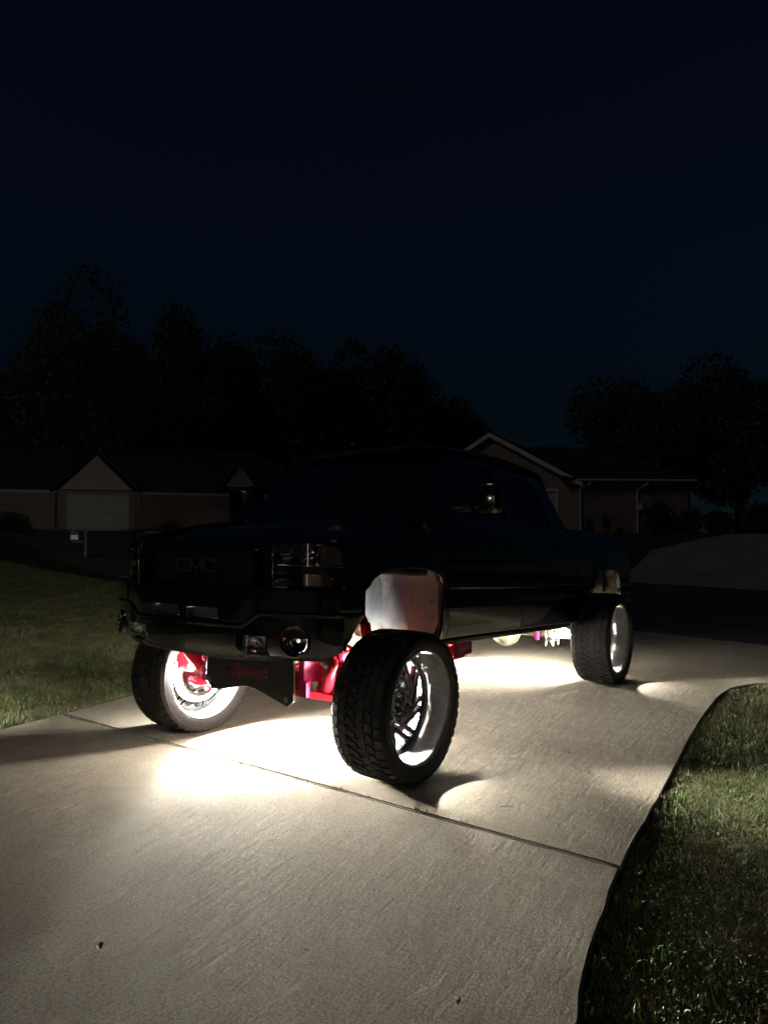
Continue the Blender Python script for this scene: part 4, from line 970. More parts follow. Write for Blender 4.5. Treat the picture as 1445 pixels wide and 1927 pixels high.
# white LED rock light under the far inner fender
for s, k_ in ((-1, 1.0),):
    LP = Vector((0.262, s * 0.695, 0.556))
    bm = bmesh.new(); b_lathe(bm, [(-0.03, 0.0), (-0.03, 0.030), (0.004, 0.032), (0.004, 0.0)], 16, 'x', LP); b_tube(bm, [(0.24, s * 0.695, 0.61), (0.22, s * 0.66, 0.80)], 0.008, 6); from_bm('rock_light_housing', bm, M['trim'], truck, 'auto')
    bm = bmesh.new(); b_lathe(bm, [(0.005, 0.026), (0.014, 0.020), (0.018, 0.0005)], 16, 'x', LP); from_bm('rock_light', bm, M['rock'], truck, True)

# ---- wheels
RAD = 0.4654; SEG = 132
def build_tyre():
    bm = bmesh.new(); prof = [(-0.160, 0.350), (-0.172, 0.352), (-0.186, 0.368), (-0.193, 0.392), (-0.193, 0.412), (-0.190, 0.418), (-0.190, 0.426), (-0.184, 0.438), (-0.172, 0.449), (-0.150, 0.4535), (-0.08, 0.456), (0, 0.4565)]
    prof = prof + [(-v, r) for v, r in prof[-2::-1]]
    prof += [(0.150, 0.345), (-0.150, 0.345)]
    b_lathe(bm, prof, SEG, 'y', closed=True)
    # tread lugs
    NP = 44; step = 2 * math.pi / NP
    def rad(v): return 0.4660 - 0.0045 * (abs(v) / 0.16) ** 4 - (0.006 if abs(v) > 0.165 else 0)
    def lug(poly, depth=0.0125):
        # poly in (arc metres, v)
        top = []; bot = []; cu = sum(p[0] for p in poly) / len(poly); cv = sum(p[1] for p in poly) / len(poly)
        for u, v in poly:
            r = rad(v)
            ub, vb = cu + (u - cu) * 1.06, cv + (v - cv) * 1.03
            for lst, (uu, vv, rr) in ((top, (u, v, r)), (bot, (ub, vb, r - depth))):
                a = uu / RAD; lst.append(bm.verts.new((math.cos(a) * rr, vv, math.sin(a) * rr)))
        n = len(poly)
        try:
            bm.faces.new(top)
            for i in range(n): bm.faces.new((top[i], bot[i], bot[(i + 1) % n], top[(i + 1) % n]))
        except ValueError: pass
    arc = step * RAD
    for k in range(NP):
        u0 = k * arc
        for sd in (1, -1):
            off = 0.0 if sd > 0 else arc * 0.5
            def C(a0, a1, v0, v1, sk, cv, w0, w1, n=4):
                L = []; Rr = []
                for i in range(n + 1):
                    t = i / n; v = v0 + (v1 - v0) * t; u = u0 + off + (a0 + (a1 - a0) * t) * arc + cv * math.sin(math.pi * t) * arc
                    w = (w0 + (w1 - w0) * t) * arc / 2; L.append((u - w, sd * v)); Rr.append((u + w, sd * v))
                lug(L + Rr[::-1])
            C(0.05, 0.60, 0.004, 0.062, 0, -0.18, 0.55, 0.72)
            C(0.55, 0.20, 0.070, 0.120, 0, 0.16, 0.66, 0.60)
            C(0.15, 0.05, 0.128, 0.176, 0, 0.04, 0.62 + 0.1 * (k % 2), 0.70)
            # shoulder lug down the sidewall
            a = (u0 + off + 0.05 * arc) / RAD; w = 0.33 * arc / RAD
            vv = []
            for (v, r) in ((0.172, 0.4560), (0.187, 0.446), (0.1955, 0.432), (0.1955, 0.424)):
                vv.append([bm.verts.new((math.cos(a + e * w) * r, sd * v, math.sin(a + e * w) * r)) for e in (-1, 1)])
            for A, B in zip(vv[:-1], vv[1:]):
                bm.faces.new((A[0], A[1], B[1], B[0]))
    bmesh.ops.recalc_face_normals(bm, faces=bm.faces)
    me = bpy.data.meshes.new('tyre'); bm.to_mesh(me); bm.free(); me.materials.append(M['rubber']); 
    me.polygons.foreach_set('use_smooth', [True] * len(me.polygons)); me.set_sharp_from_angle(angle=R(28)); return me
tyre_me = build_tyre()
def wheel(x, s, yo):
    w = empty('wheel', (x, s * (yo - 0.193), RAD - 0.001), 0 if s > 0 else math.pi, truck)
    return w
w0 = empty('wheel', parent=truck)
def part(name, bm, mat, smooth='auto', weld=0): return from_bm(name, bm, mat, w0, smooth, weld)
o = bpy.data.objects.new('tyre', tyre_me); col.objects.link(o); o.parent = w0
bm = bmesh.new(); b_lathe(bm, [(0.176, 0.346), (0.178, 0.351), (0.172, 0.354), (0.166, 0.350), (0.160, 0.343), (0.150, 0.338), (0.10, 0.334), (0.04, 0.330), (-0.02, 0.326), (-0.026, 0.318), (-0.040, 0.316), (-0.045, 0.324), (-0.12, 0.330), (-0.152, 0.338), (-0.163, 0.345), (-0.170, 0.352), (-0.176, 0.350), (-0.170, 0.344)][::-1], 96, 'y'); part('rim', bm, M['alu'], 'auto')
bm = bmesh.new(); b_lathe(bm, [(-0.012, 0.327), (-0.008, 0.318), (-0.008, 0.300), (-0.014, 0.293), (-0.045, 0.293), (-0.05, 0.325)], 96, 'y', closed=False); part('spoke_ring', bm, M['spoke'])
for k in range(8):
    for j, off in enumerate((-0.031, 0.031)):
        bm = bmesh.new(); a = R(25)
        # bar: from outer ring inwards, not radial
        def pt(t, w, v):
            x = 0.300 - t * math.cos(a); z = off * 1.0 / math.cos(a) * 0.9 + t * math.sin(a)
            nx, nz = math.sin(a), math.cos(a)
            return Vector((x + nx * w, v, z + nz * w))
        sec = []
        for t, hw, vt, vb in ((-0.015, 0.018, -0.018, -0.046), (0.06, 0.0155, -0.004, -0.036), (0.14, 0.014, 0.006, -0.028), (0.235, 0.016, 0.012, -0.024)):
            sec.append([bm.verts.new(p) for p in (pt(t, -hw, vb), pt(t, -hw, vt - 0.006), pt(t, -hw * 0.55, vt), pt(t, hw * 0.55, vt), pt(t, hw, vt - 0.006), pt(t, hw, vb))])
        for A, B in zip(sec[:-1], sec[1:]):
            for i in range(6): bm.faces.new((A[i], A[(i + 1) % 6], B[(i + 1) % 6], B[i]))
        bm.faces.new(sec[0]); bm.faces.new(sec[-1][::-1])
        bmesh.ops.rotate(bm, verts=bm.verts, cent=(0, 0, 0), matrix=Matrix.Rotation(k * math.pi / 4 - R(9.2), 3, 'Y'))
        part('spoke', bm, M['spoke'], False)
bm = bmesh.new(); b_lathe(bm, [(-0.03, 0.105), (0.004, 0.108), (0.012, 0.100), (0.012, 0.055), (0.0, 0.05), (0.0, 0.0)], 32, 'y'); part('hub', bm, M['spoke'])
bm = bmesh.new(); b_lathe(bm, [(0.0, 0.046), (0.030, 0.044), (0.036, 0.038), (0.032, 0.034), (0.032, 0.030), (0.037, 0.026), (0.037, 0.0)], 28, 'y'); part('centre_cap', bm, M['trim_gloss'])
bm = bmesh.new(); b_lathe(bm, [(0.0375, 0.020), (0.0395, 0.018), (0.0375, 0.016)], 24, 'y'); b_box(bm, -0.010, 0.010, 0.0372, 0.0392, -0.003, 0.003); b_box(bm, -0.003, 0.003, 0.0372, 0.0392, -0.012, 0.012); part('emblem', bm, M['steel'])
for k in range(8):
    a = k * math.pi / 4 + 0.2; bm = bmesh.new(); b_lathe(bm, [(0.008, 0.011), (0.045, 0.010), (0.052, 0.005), (0.052, 0.0)], 8, 'y', (math.cos(a) * 0.078, 0, math.sin(a) * 0.078)); part('lug_nut', bm, M['chrome'])
bm = bmesh.new(); b_lathe(bm, [(-0.045, 0.05), (-0.045, 0.15), (-0.07, 0.15), (-0.07, 0.05)], 40, 'y', closed=True); part('brake_disc', bm, M['steel'])
bm = bmesh.new()
P_ = [(math.cos(t) * rr, math.sin(t) * rr) for rr, ts_ in ((0.165, np.linspace(0.6, 1.4, 8)), (0.10, np.linspace(1.4, 0.6, 8))) for t in ts_]
b_prism(bm, P_, -0.125, -0.06, 'xz'); part('brake_caliper', bm, M['frame'])
bm = bmesh.new(); b_lathe(bm, [(-0.058, 0.170), (-0.052, 0.170), (-0.052, 0.241), (-0.058, 0.241)], 48, 'y', closed=True); b_lathe(bm, [(-0.080, 0.170), (-0.058, 0.170), (-0.058, 0.200), (-0.080, 0.200)], 48, 'y', closed=True); part('ring_light_housing', bm, M['steel'])
bm = bmesh.new(); b_lathe(bm, [(-0.074, 0.2275), (-0.098, 0.2275), (-0.098, 0.2295), (-0.074, 0.2295)], 48, 'y', closed=True); part('outer_beam_lip', bm, M['trim'])  # added lip, shaped to narrow the ring light's beam
bm = bmesh.new(); b_lathe(bm, [(-0.074, 0.2005), (-0.098, 0.2005), (-0.098, 0.2025), (-0.074, 0.2025)], 48, 'y', closed=True); part('inner_beam_lip', bm, M['trim'])  # matching inner lip, added to hold back steep light
bm = bmesh.new()
b_lathe(bm, [(-0.062, 0.203), (-0.062, 0.226), (-0.064, 0.228), (-0.067, 0.228), (-0.069, 0.226), (-0.078, 0.226), (-0.078, 0.203)], 48, 'y', closed=True)
part('ring_light', bm, M['ring'])
for POD_R, hw, mt_ in ((0.205, 0.016, 'pod'), (-0.205, 0.015, 'pod_low')):
    bm = bmesh.new()
    for sx in (-1, 1): b_box(bm, *sorted((sx * hw, sx * (hw + 0.0012))), -0.0505, -0.026, POD_R - 0.03, POD_R + 0.03)  # side blades added to clip the pod light into a fan
    b_box(bm, -hw + 0.0005, hw - 0.0005, -0.0518, -0.0500, POD_R - 0.029, POD_R + 0.029)
    part('pod_beam_clip', bm, M['trim'], False)
    bm = bmesh.new(); b_box(bm, -0.005, 0.005, -0.0496, -0.0475, POD_R - 0.006, POD_R + 0.006); part('pod_light', bm, M[mt_], False)
bm = bmesh.new(); b_tube(bm, [(0.243 * 1.25, 0.172, 0.10), (0.243 * 1.29, 0.181, 0.105)], 0.004, 6); part('valve_stem', bm, M['trim'])
w0.location = (0, 1.1766 - 0.193, RAD - 0.001)
for x, s, yo in ((-3.645, 1, 1.304), (0, -1, 1.1766), (-3.645, -1, 1.304)):
    c = copy_tree(w0, truck)
    for ch in c.children:
        if (s < 0 or x < -1) and ch.name.split('.')[0] == 'pod_light' and ch.data.materials[0] == M['pod']: ch.data = ch.data.copy(); ch.data.materials[0] = M['pod_right']
        if ch.name.split('.')[0] == 'ring_light': ch.data = ch.data.copy(); ch.data.materials[0] = M['ring_fr' if x == 0 else 'ring_r']
    c.location = (x, s * (yo - 0.193), RAD - 0.001); c.rotation_euler = (0, 0, 0 if s > 0 else math.pi)

# ------------------------------------------------------------------ houses
def wall_quad(bm, uvl, P, uv):
    f = bm.faces.new([bm.verts.new(p) for p in P])
    for l, q in zip(f.loops, uv): l[uvl].uv = q
def uvmesh(name, quads, mat, parent):
    bm = bmesh.new(); uvl = bm.loops.layers.uv.new('UVMap')
    for P, uv in quads: wall_quad(bm, uvl, P, uv)
    me = bpy.data.meshes.new(name); bm.to_mesh(me); bm.free(); me.materials.append(mat)
    o = bpy.data.objects.new(name, me); col.objects.link(o); o.parent = parent; return o
def lbox(bm, mt, x0, x1, y0, y1, z0, z1, bev=0): b_box(bm, x0, x1, y0, y1, z0, z1, bev, mt)

# right house: gable wing facing us, wall running back to the right. local u to the right, v away from us
view = lambda az: Vector((math.cos(az), math.sin(az), 0))
def px_dir(px):
    a = R(215.215) - math.atan((px - 722.5) / 1306.2); return a
C0 = Vector((CX, CY, 0)) + view(px_dir(1086)) * 38.4
ZB, ZE, ZR = 1.66, 4.52, 7.28
hr = empty('brick_house', (C0.x, C0.y, 0)); tag(hr, 'brown brick house with pale gable trim and white downspouts behind the truck', 'house')
va = px_dir(1086); right = Vector((-math.sin(va), math.cos(va), 0)) * -1; away = view(va)
if right.dot(Vector((-0.577, 0.817, 0))) < 0: right = -right
ang = lambda d: (right * math.cos(d) + away * math.sin(d))
gl_ = -ang(R(-11)); gdir = gl_.normalized()          # along gable wall to the left (recedes)
gback = (away * math.cos(R(-11)) + right * math.sin(R(11))).normalized()
sdir = ang(R(20)).normalized(); sback = Vector((-sdir.y, sdir.x, 0)); sback = sback if sback.dot(away) > 0 else -sback
HW = 4.75; Wd = 2 * HW
def G(u, v, z): p = gdir * u + gback * v; return (p.x, p.y, z)
def S(u, v, z): p = sdir * u + sback * v; return (p.x, p.y, z)
gx0, gx1, gz1 = 1.15, 6.2, ZB + 2.3      # garage opening (u from corner)
q = []
q.append(([G(0, 0, ZB - .5), G(gx0, 0, ZB - .5), G(gx0, 0, ZE), G(0, 0, ZE)], [(0, 0), (gx0, 0), (gx0, ZE - ZB + .5), (0, ZE - ZB + .5)]))
q.append(([G(gx1, 0, ZB - .5), G(Wd, 0, ZB - .5), G(Wd, 0, ZE), G(gx1, 0, ZE)], [(gx1, 0), (Wd, 0), (Wd, ZE - ZB + .5), (gx1, ZE - ZB + .5)]))
q.append(([G(gx0, 0, gz1), G(gx1, 0, gz1), G(gx1, 0, ZE), G(gx0, 0, ZE)], [(gx0, gz1 - ZB), (gx1, gz1 - ZB), (gx1, ZE - ZB), (gx0, ZE - ZB)]))
q.append(([G(0, 0, ZE), G(Wd, 0, ZE), G(HW, 0, ZR)], [(0, ZE - ZB), (Wd, ZE - ZB), (HW, ZR - ZB)]))
q.append(([G(Wd, 0, ZB - .5), G(Wd, 10, ZB - .5), G(Wd, 10, ZE), G(Wd, 0, ZE)], [(0, 0), (10, 0), (10, 3.3), (0, 3.3)]))
q.append(([S(0, 0, ZB - .5), S(6.1, 0, ZB - .5), S(6.1, 0, ZE - .02), S(0, 0, ZE - .02)], [(0, 0), (6.1, 0), (6.1, 3.3), (0, 3.3)]))
q.append(([S(6.1, 0, ZB - .5), S(6.1, 9, ZB - .5), S(6.1, 9, ZE - .02), S(6.1, 0, ZE - .02)], [(0, 0), (9, 0), (9, 3.3), (0, 3.3)]))
uvmesh('brick_wall', q, M['brick'], hr)
def slab_between(name, P, Q, R2, S2, t, mat, parent):
    """thick quad"""
    P, Q, R2, S2 = [Vector(v) for v in (P, Q, R2, S2)]; n = (Q - P).cross(S2 - P).normalized() * t; n = n if n.z > 0 else -n
    bm = bmesh.new(); A = [bm.verts.new(v) for v in (P, Q, R2, S2)]; B = [bm.verts.new(v + n) for v in (P, Q, R2, S2)]
    bm.faces.new(A); bm.faces.new(B[::-1])
    for i in range(4): bm.faces.new((A[i], B[i], B[(i + 1) % 4], A[(i + 1) % 4]))
    return from_bm(name, bm, mat, parent)
ov = 0.35; sl = (ZR - ZE) / HW
slab_between('roof', G(-ov, -ov, ZE - ov * sl), G(HW, -ov, ZR), G(HW, 11, ZR), G(-ov, 11, ZE - ov * sl), 0.12, M['shingle'], hr)
slab_between('roof', G(Wd + ov, -ov, ZE - ov * sl), G(HW, -ov, ZR), G(HW, 11, ZR), G(Wd + ov, 11, ZE - ov * sl), 0.12, M['shingle'], hr)
slab_between('roof', S(-1.0, -ov, ZE - .03), S(6.4, -ov, ZE - .03), S(3.6, 5.5, ZR - .4), S(-1.0, 5.5, ZR - .4), 0.12, M['shingle'], hr)
slab_between('roof', S(6.4, -ov, ZE - .03), S(6.4, 9, ZE - .03), S(3.6, 5.5, ZR - .4), S(3.6, 5.4, ZR - .4), 0.12, M['shingle'], hr)
# rake boards and frieze
for u0, z0, u1, z1 in ((-ov, ZE - ov * sl, HW, ZR), (Wd + ov, ZE - ov * sl, HW, ZR)):
    slab_between('rake_board', G(u0, -ov - 0.03, z0 - 0.20), G(u1, -ov - 0.03, z1 - 0.20), G(u1, -ov - 0.03, z1 + 0.06), G(u0, -ov - 0.03, z0 + 0.06), 0.03, M['white_trim'], hr)
    slab_between('soffit', G(u0, -ov, z0 - 0.02), G(u1, -ov, z1 - 0.02), G(u1, 0.0, z1 - 0.02), G(u0, 0.0, z0 - 0.02), 0.01, M['white_trim'], hr)
bm = bmesh.new(); vs_ = [G(-ov, -0.32, ZE - 0.22), G(0.35, -0.32, ZE - 0.22), G(0.35, -0.32, ZE + 0.1), G(-0.1, -0.32, ZE + 0.02)]; vs2 = [G(-ov, 0, ZE - 0.22), G(0.35, 0, ZE - 0.22), G(0.35, 0, ZE + 0.1), G(-0.1, 0, ZE + 0.02)]
A = [bm.verts.new(v) for v in vs_]; B = [bm.verts.new(v) for v in vs2]; bm.faces.new(A); bm.faces.new(B[::-1])
for i in range(4): bm.faces.new((A[i], B[i], B[(i + 1) % 4], A[(i + 1) % 4]))
from_bm('eave_return', bm, M['white_trim'], hr)
# garage door of panels
gd = empty('garage_door', parent=hr)
for r_ in range(4):
    for c_ in range(4):
        u0 = gx0 + (gx1 - gx0) * c_ / 4 + .02; u1 = gx0 + (gx1 - gx0) * (c_ + 1) / 4 - .02; z0 = ZB - .1 + (gz1 - ZB + .1) * r_ / 4 + .012; z1 = ZB - .1 + (gz1 - ZB + .1) * (r_ + 1) / 4 - .012
        slab_between('door_panel', G(u0, 0.12, z0), G(u1, 0.12, z0), G(u1, 0.12, z1), G(u0, 0.12, z1), 0.03, M['garage'], gd)
slab_between('backing', G(gx0, 0.17, ZB - .2), G(gx1, 0.17, ZB - .2), G(gx1, 0.17, gz1), G(gx0, 0.17, gz1), 0.01, M['siding'], gd)
for u0, u1, z0, z1 in ((gx0 - .12, gx0, ZB - .2, gz1 + .14), (gx1, gx1 + .12, ZB - .2, gz1 + .14), (gx0, gx1, gz1, gz1 + .14)):
    slab_between('door_trim', G(u0, -0.02, z0), G(u1, -0.02, z0), G(u1, -0.02, z1), G(u0, -0.02, z1), 0.03, M['white_trim'], gd)
# gutter and downspouts
bm = bmesh.new(); b_tube(bm, [S(-0.15, -ov - .06, ZE - .02), S(6.4, -ov - .06, ZE - .02)], 0.065, 8); from_bm('gutter', bm, M['white_trim'], hr)
for u in (0.12, 3.25):
    bm = bmesh.new(); b_tube(bm, [S(u + .45, -ov - .05, ZE - .05), S(u + .42, -ov - .05, ZE - .22), S(u + .02, -0.08, ZE - .48), S(u, -0.07, ZE - .62), S(u, -0.07, ZB - .1)], 0.055, 8); from_bm('downspout', bm, M['white_trim'], hr)
bm = bmesh.new(); lm = Matrix.Translation(S(3.42, -.09, ZB + 1.45)); b_box(bm, -.14, .14, -.14, .14, -.2, .2, .01, lm); from_bm('meter_box', bm, M['kerb'], hr)

# home garage at the top of the drive, behind the camera; it is what the bumper and lamps mirror
hg = empty('home_garage', (13.2, 0.5, 0)); tag(hg, 'home garage front with a lit entry door at the top of the drive', 'garage')
def HG(y0, y1, z0, z1, x0, x1, name, mat):
    bm = bmesh.new(); b_box(bm, x0, x1, y0, y1, z0, z1); return from_bm(name, bm, mat, hg)
HG(-6.5, -2.6, -.1, 2.9, 0, .2, 'side_wall', M['siding']); HG(3.75, 7.5, -.1, 2.9, 0, .2, 'side_wall', M['siding']); HG(-2.6, 2.6, 2.25, 2.9, 0, .2, 'lintel', M['siding'])
HG(2.6, 2.95, -.1, 2.9, 0.001, .2, 'pier', M['siding']); HG(2.95, 3.75, 2.1, 2.9, 0.002, .2, 'door_head', M['siding'])
for k in range(4): HG(-2.58, 2.58, .02 + k * .56, .56 + k * .56, .1, .15, 'door_panel', M['garage'])
HG(3.0, 3.7, .0, 2.08, .12, .16, 'entry_door', M['white_trim'])
HG(3.22, 3.50, .35, 1.9, .10, .117, 'lit_door_glass', M['lit'])
for y in (-2.95, 2.78):  # unseen lanterns, added so the lit wall mirrors in the truck nose
    ln = bmesh.new(); b_box(ln, -.16, 0, y - .05, y + .05, 2.02, 2.07, .01); b_tube(ln, [(-.12, y, 2.05), (-.12, y, 2.18)], .012, 8); b_lathe(ln, [(1.80, .0), (1.80, .06), (1.82, .065), (1.82, .0)], 10, 'z', (-.12, y, 0)); from_bm('fill_lantern_bracket', ln, M['post'], hg)
    ln = bmesh.new(); b_lathe(ln, [(1.83, .0), (1.83, .045), (1.98, .05), (2.01, .0)], 12, 'z', (-.12, y, 0)); from_bm('fill_lantern_globe', ln, M['fill_lantern'], hg, 'auto')
slab_between('roof', (-.5, -6.9, 2.85), (-.5, 7.9, 2.85), (5.5, 7.9, 5.4), (5.5, -6.9, 5.4), .12, M['shingle'], hg)

# left house: long wall, roof, projecting gable with a garage door
va = px_dir(250); HD = 43.0; L0 = Vector((CX, CY, 0)) + view(va) * HD
hl2 = empty('ranch_house', (L0.x, L0.y, 0)); tag(hl2, 'dim low brick house across the street at far left with garage gable', 'house')
aw = view(va); rt = Vector((-aw.y, aw.x, 0)); rt = rt if rt.dot(Vector((-0.577, 0.817, 0))) > 0 else -rt
sc_ = HD / 1306.2 * 1.0; cosf = 1.0
def U(px): return (math.tan(R(215.215) - va) * 0 + (px - 250)) * HD * math.cos(R(215.215) - va) ** 1 / 1306.2 * 1.12
def H(u, v, z): p = rt * u + aw * v; return (p.x, p.y, z)
def zz(py): return 1.53 + (1009 - py) * HD * 0.935 / 1306.2
zb, ze = zz(1001), zz(927)
q = [([H(U(-140), 0, zb - .5), H(U(560), 0, zb - .5), H(U(560), 0, ze), H(U(-140), 0, ze)], [(0, 0), (24, 0), (24, 3), (0, 3)])]
q.append(([H(U(560), 0, zb - .5), H(U(560), 9, zb - .5), H(U(560), 9, ze), H(U(560), 0, ze)], [(0, 0), (9, 0), (9, 3), (0, 3)]))
# wing
g0, g1 = U(138), U(252); gm = (g0 + g1) / 2; za = zz(862)
q.append(([H(g0, -1.2, zb - .5), H(g1, -1.2, zb - .5), H(g1, -1.2, ze), H(g0, -1.2, ze)], [(0, 0), (4, 0), (4, 3), (0, 3)]))
q.append(([H(g1, -1.2, zb - .5), H(g1, 0, zb - .5), H(g1, 0, ze), H(g1, -1.2, ze)], [(0, 0), (1.2, 0), (1.2, 3), (0, 3)]))
q.append(([H(g0, -1.2, zb - .5), H(g0, 0, zb - .5), H(g0, 0, ze), H(g0, -1.2, ze)], [(0, 0), (1.2, 0), (1.2, 3), (0, 3)]))
uvmesh('brick_wall', q, M['brick'], hl2)
slab_between('roof', H(U(-160), -.4, ze), H(U(575), -.4, ze), H(U(480), 5, ze + 3.2), H(U(-60), 5, ze + 3.2), .12, M['shingle'], hl2)
uvmesh('gable', [([H(g0 + .1, -1.22, ze + .05), H(g1 - .1, -1.22, ze + .05), H(gm, -1.22, za)], [(0, 0), (1, 0), (.5, 1)])], M['siding'], hl2)
slab_between('roof', H(g0 - .35, -1.5, ze - .1), H(gm, -1.5, za + .12), H(gm, 4, za + .12), H(g0 - .35, 4, ze - .1), .1, M['shingle'], hl2)
slab_between('roof', H(g1 + .35, -1.5, ze - .1), H(gm, -1.5, za + .12), H(gm, 4, za + .12), H(g1 + .35, 4, ze - .1), .1, M['shingle'], hl2)
slab_between('gutter', H(U(-160), -.45, ze - .1), H(U(575), -.45, ze - .1), H(U(575), -.45, ze + .03), H(U(-160), -.45, ze + .03), .05, M['siding'], hl2)
gd = empty('garage_door', parent=hl2); a0, a1 = U(152), U(244); zt = zz(934)
for r_ in range(4):
    z0 = zb + (zt - zb) * r_ / 4 + .012; z1 = zb + (zt - zb) * (r_ + 1) / 4 - .012
    slab_between('door_panel', H(a0, -1.27, z0), H(a1, -1.27, z0), H(a1, -1.27, z1), H(a0, -1.27, z1), .04, M['garage'], gd)
k0, k1 = U(466), U(530); 
wf = slab_between('window', H(k0, -.06, zz(965)), H(k1, -.06, zz(965)), H(k1, -.06, zz(930)), H(k0, -.06, zz(930)), .04, M['garage'], hl2)
bm = bmesh.new(); km = (U(425));
uvmesh('gable', [([H(U(400), -.5, zz(912)), H(U(452), -.5, zz(912)), H(km, -.5, zz(866))], [(0, 0), (1, 0), (.5, 1)])], M['siding'], hl2)
slab_between('roof', H(U(394), -.6, zz(915)), H(km, -.6, zz(862)), H(km, 3, zz(862)), H(U(394), 3, zz(915)), .08, M['shingle'], hl2)
slab_between('roof', H(U(458), -.6, zz(915)), H(km, -.6, zz(862)), H(km, 3, zz(862)), H(U(458), 3, zz(915)), .08, M['shingle'], hl2)
bm.free()
bm = bmesh.new(); b_tube(bm, [H(U(257), -.1, ze), H(U(257), -.1, zb - .2)], .05, 8); from_bm('downspout', bm, M['siding'], hl2)

# mailbox with the house number
d = view(px_dir(141)); pm = Vector((CX, CY, 0)) + d * 26.5; gz = float(hgt(pm.x, pm.y)) - 0.07
mb = empty('mailbox', (pm.x, pm.y, gz), px_dir(141)); tag(mb, 'dark mailbox post with small white house number across the street', 'mailbox')
bm = bmesh.new(); b_box(bm, -.05, .05, -.35 - .05, -.35 + .05, 0, 1.05, .01, Matrix.Rotation(0, 4, 'Z')); from_bm('post', bm, M['post'], mb)
bm = bmesh.new(); zc = zz(1011) * 0 + 1.53 - gz - 0.03; b_box(bm, -.02, .45, -.16, .16, zc - .12, zc + .06, .01); b_tube(bm, [(-.02, 0, zc + .04), (.45, 0, zc + .04)], .16, 16); b_box(bm, -.03, .3, -.4, .1, zc - .2, zc - .13, .01); from_bm('mail_box_body', bm, M['post'], mb)
bm = bmesh.new(); b_box(bm, -.19, -.175, -.115, .115, zc - .085, zc + .065, .003); b_box(bm, -.175, -.02, -.02, .02, zc - .05, zc - .02); from_bm('number_plate', bm, M['number_white'], mb)
mt = Matrix.Translation((-.192, 0, zc - .01)) @ Matrix(((0, 0, -1, 0), (-1, 0, 0, 0), (0, 1, 0, 0), (0, 0, 0, 1)))
text_mesh('number', '124', .15, M['post'], mb, .001, 0, mt)

# ------------------------------------------------------------------ trees and shrubs
def crown_mesh(name, nl, seed, rx=1, rz=1.1, leaf=0.07):
    g = np.random.default_rng(seed); cl = g.normal(0, 1, (26, 3)); cl /= np.linalg.norm(cl, axis=1)[:, None]; cl *= g.uniform(.25, .82, (26, 1)); rad = g.uniform(.22, .42, 26)
    k = g.integers(0, 26, nl); d = g.normal(0, 1, (nl, 3)); d /= np.linalg.norm(d, axis=1)[:, None]; P = cl[k] + d * rad[k][:, None] * g.uniform(.6, 1.05, (nl, 1))
    P[:, 0] *= rx; P[:, 1] *= rx; P[:, 2] *= rz
    a = g.normal(0, 1, (nl, 3)); a /= np.linalg.norm(a, axis=1)[:, None]; b = np.cross(a, g.normal(0, 1, (nl, 3))); b /= np.linalg.norm(b, axis=1)[:, None]
    s = g.uniform(.5, 1.3, (nl, 1)) * leaf; V = np.stack([P - a * s, P + b * s * .5, P + a * s, P - b * s * .5], 1).reshape(-1, 3)
    me = bpy.data.meshes.new(name); me.vertices.add(nl * 4); me.vertices.foreach_set('co', V.ravel()); me.loops.add(nl * 4); me.loops.foreach_set('vertex_index', np.arange(nl * 4, dtype=np.int32))
    me.polygons.add(nl); me.polygons.foreach_set('loop_start', np.arange(0, nl * 4, 4, dtype=np.int32)); me.update(calc_edges=True); me.materials.append(M['leaf']); return me
crowns = [crown_mesh('crown', 18000, i, leaf=0.036) for i in range(3)]
bmk = bmesh.new(); b_tube(bmk, [(0, 0, 0), (.02, .01, .35), (0, .03, .7)], .05, 10, rs=[.06, .045, .03])
for a in range(5):
    t = a * 1.3; b_tube(bmk, [(0, 0, .45 + a * .05), (math.cos(t) * .15, math.sin(t) * .15, .65 + .03 * a), (math.cos(t) * .32, math.sin(t) * .32, .85)], .02, 6, rs=[.025, .016, .008])
tm = bpy.data.meshes.new('trunk'); bmk.to_mesh(tm); bmk.free(); tm.materials.append(M['bark'])
TR = [(20, 52, 10.5, 5.2, 'broad dark tree at the far left edge behind the low house'), (125, 50, 16.5, 5.5, 'tall dark tree left of the garage gable, tallest on the left'), (235, 62, 12.0, 5.5, 'low rounded tree just right of the tall left tree'), (345, 58, 17.5, 5.8, 'tall dark tree behind the middle of the low house'),
      (455, 64, 15.5, 6, 'dark tree above the small gable of the low house'), (590, 58, 16.0, 6.5, 'broad dark tree above the hood of the truck'), (720, 62, 17.0, 6, 'dark tree behind the windshield of the truck'), (830, 66, 14.0, 5, 'smaller tree between the truck cab and brick gable'),
      (1190, 60, 13.0, 5.5, 'dark tree above the roof behind the downspouts'), (1290, 52, 10.0, 5, 'dark tree at the right end of the brick wall'), (1390, 55, 12.5, 5.8, 'dark tree near the right edge beyond the far driveway'), (1470, 48, 9.5, 5, 'rightmost dark tree at the picture edge')]
for i, (px, dist, h, w, lab) in enumerate(TR):
    p = Vector((CX, CY, 0)) + view(px_dir(px)) * dist; gz = float(hgt(p.x, p.y)) - .1
    t = empty('tree', (p.x, p.y, gz)); tag(t, lab, 'tree', 'dark trees behind the houses')
    tk = bpy.data.objects.new('trunk', tm); col.objects.link(tk); tk.parent = t; tk.scale = (h * .5, h * .5, h * .75)
    c = bpy.data.objects.new('crown', crowns[i % 3]); col.objects.link(c); c.parent = t; c.location = (0, 0, h * .58); c.scale = (w, w, h * .42); c.rotation_euler = (0, 0, i * 1.7)
bush = crown_mesh('shrub', 3000, 9, leaf=0.09)
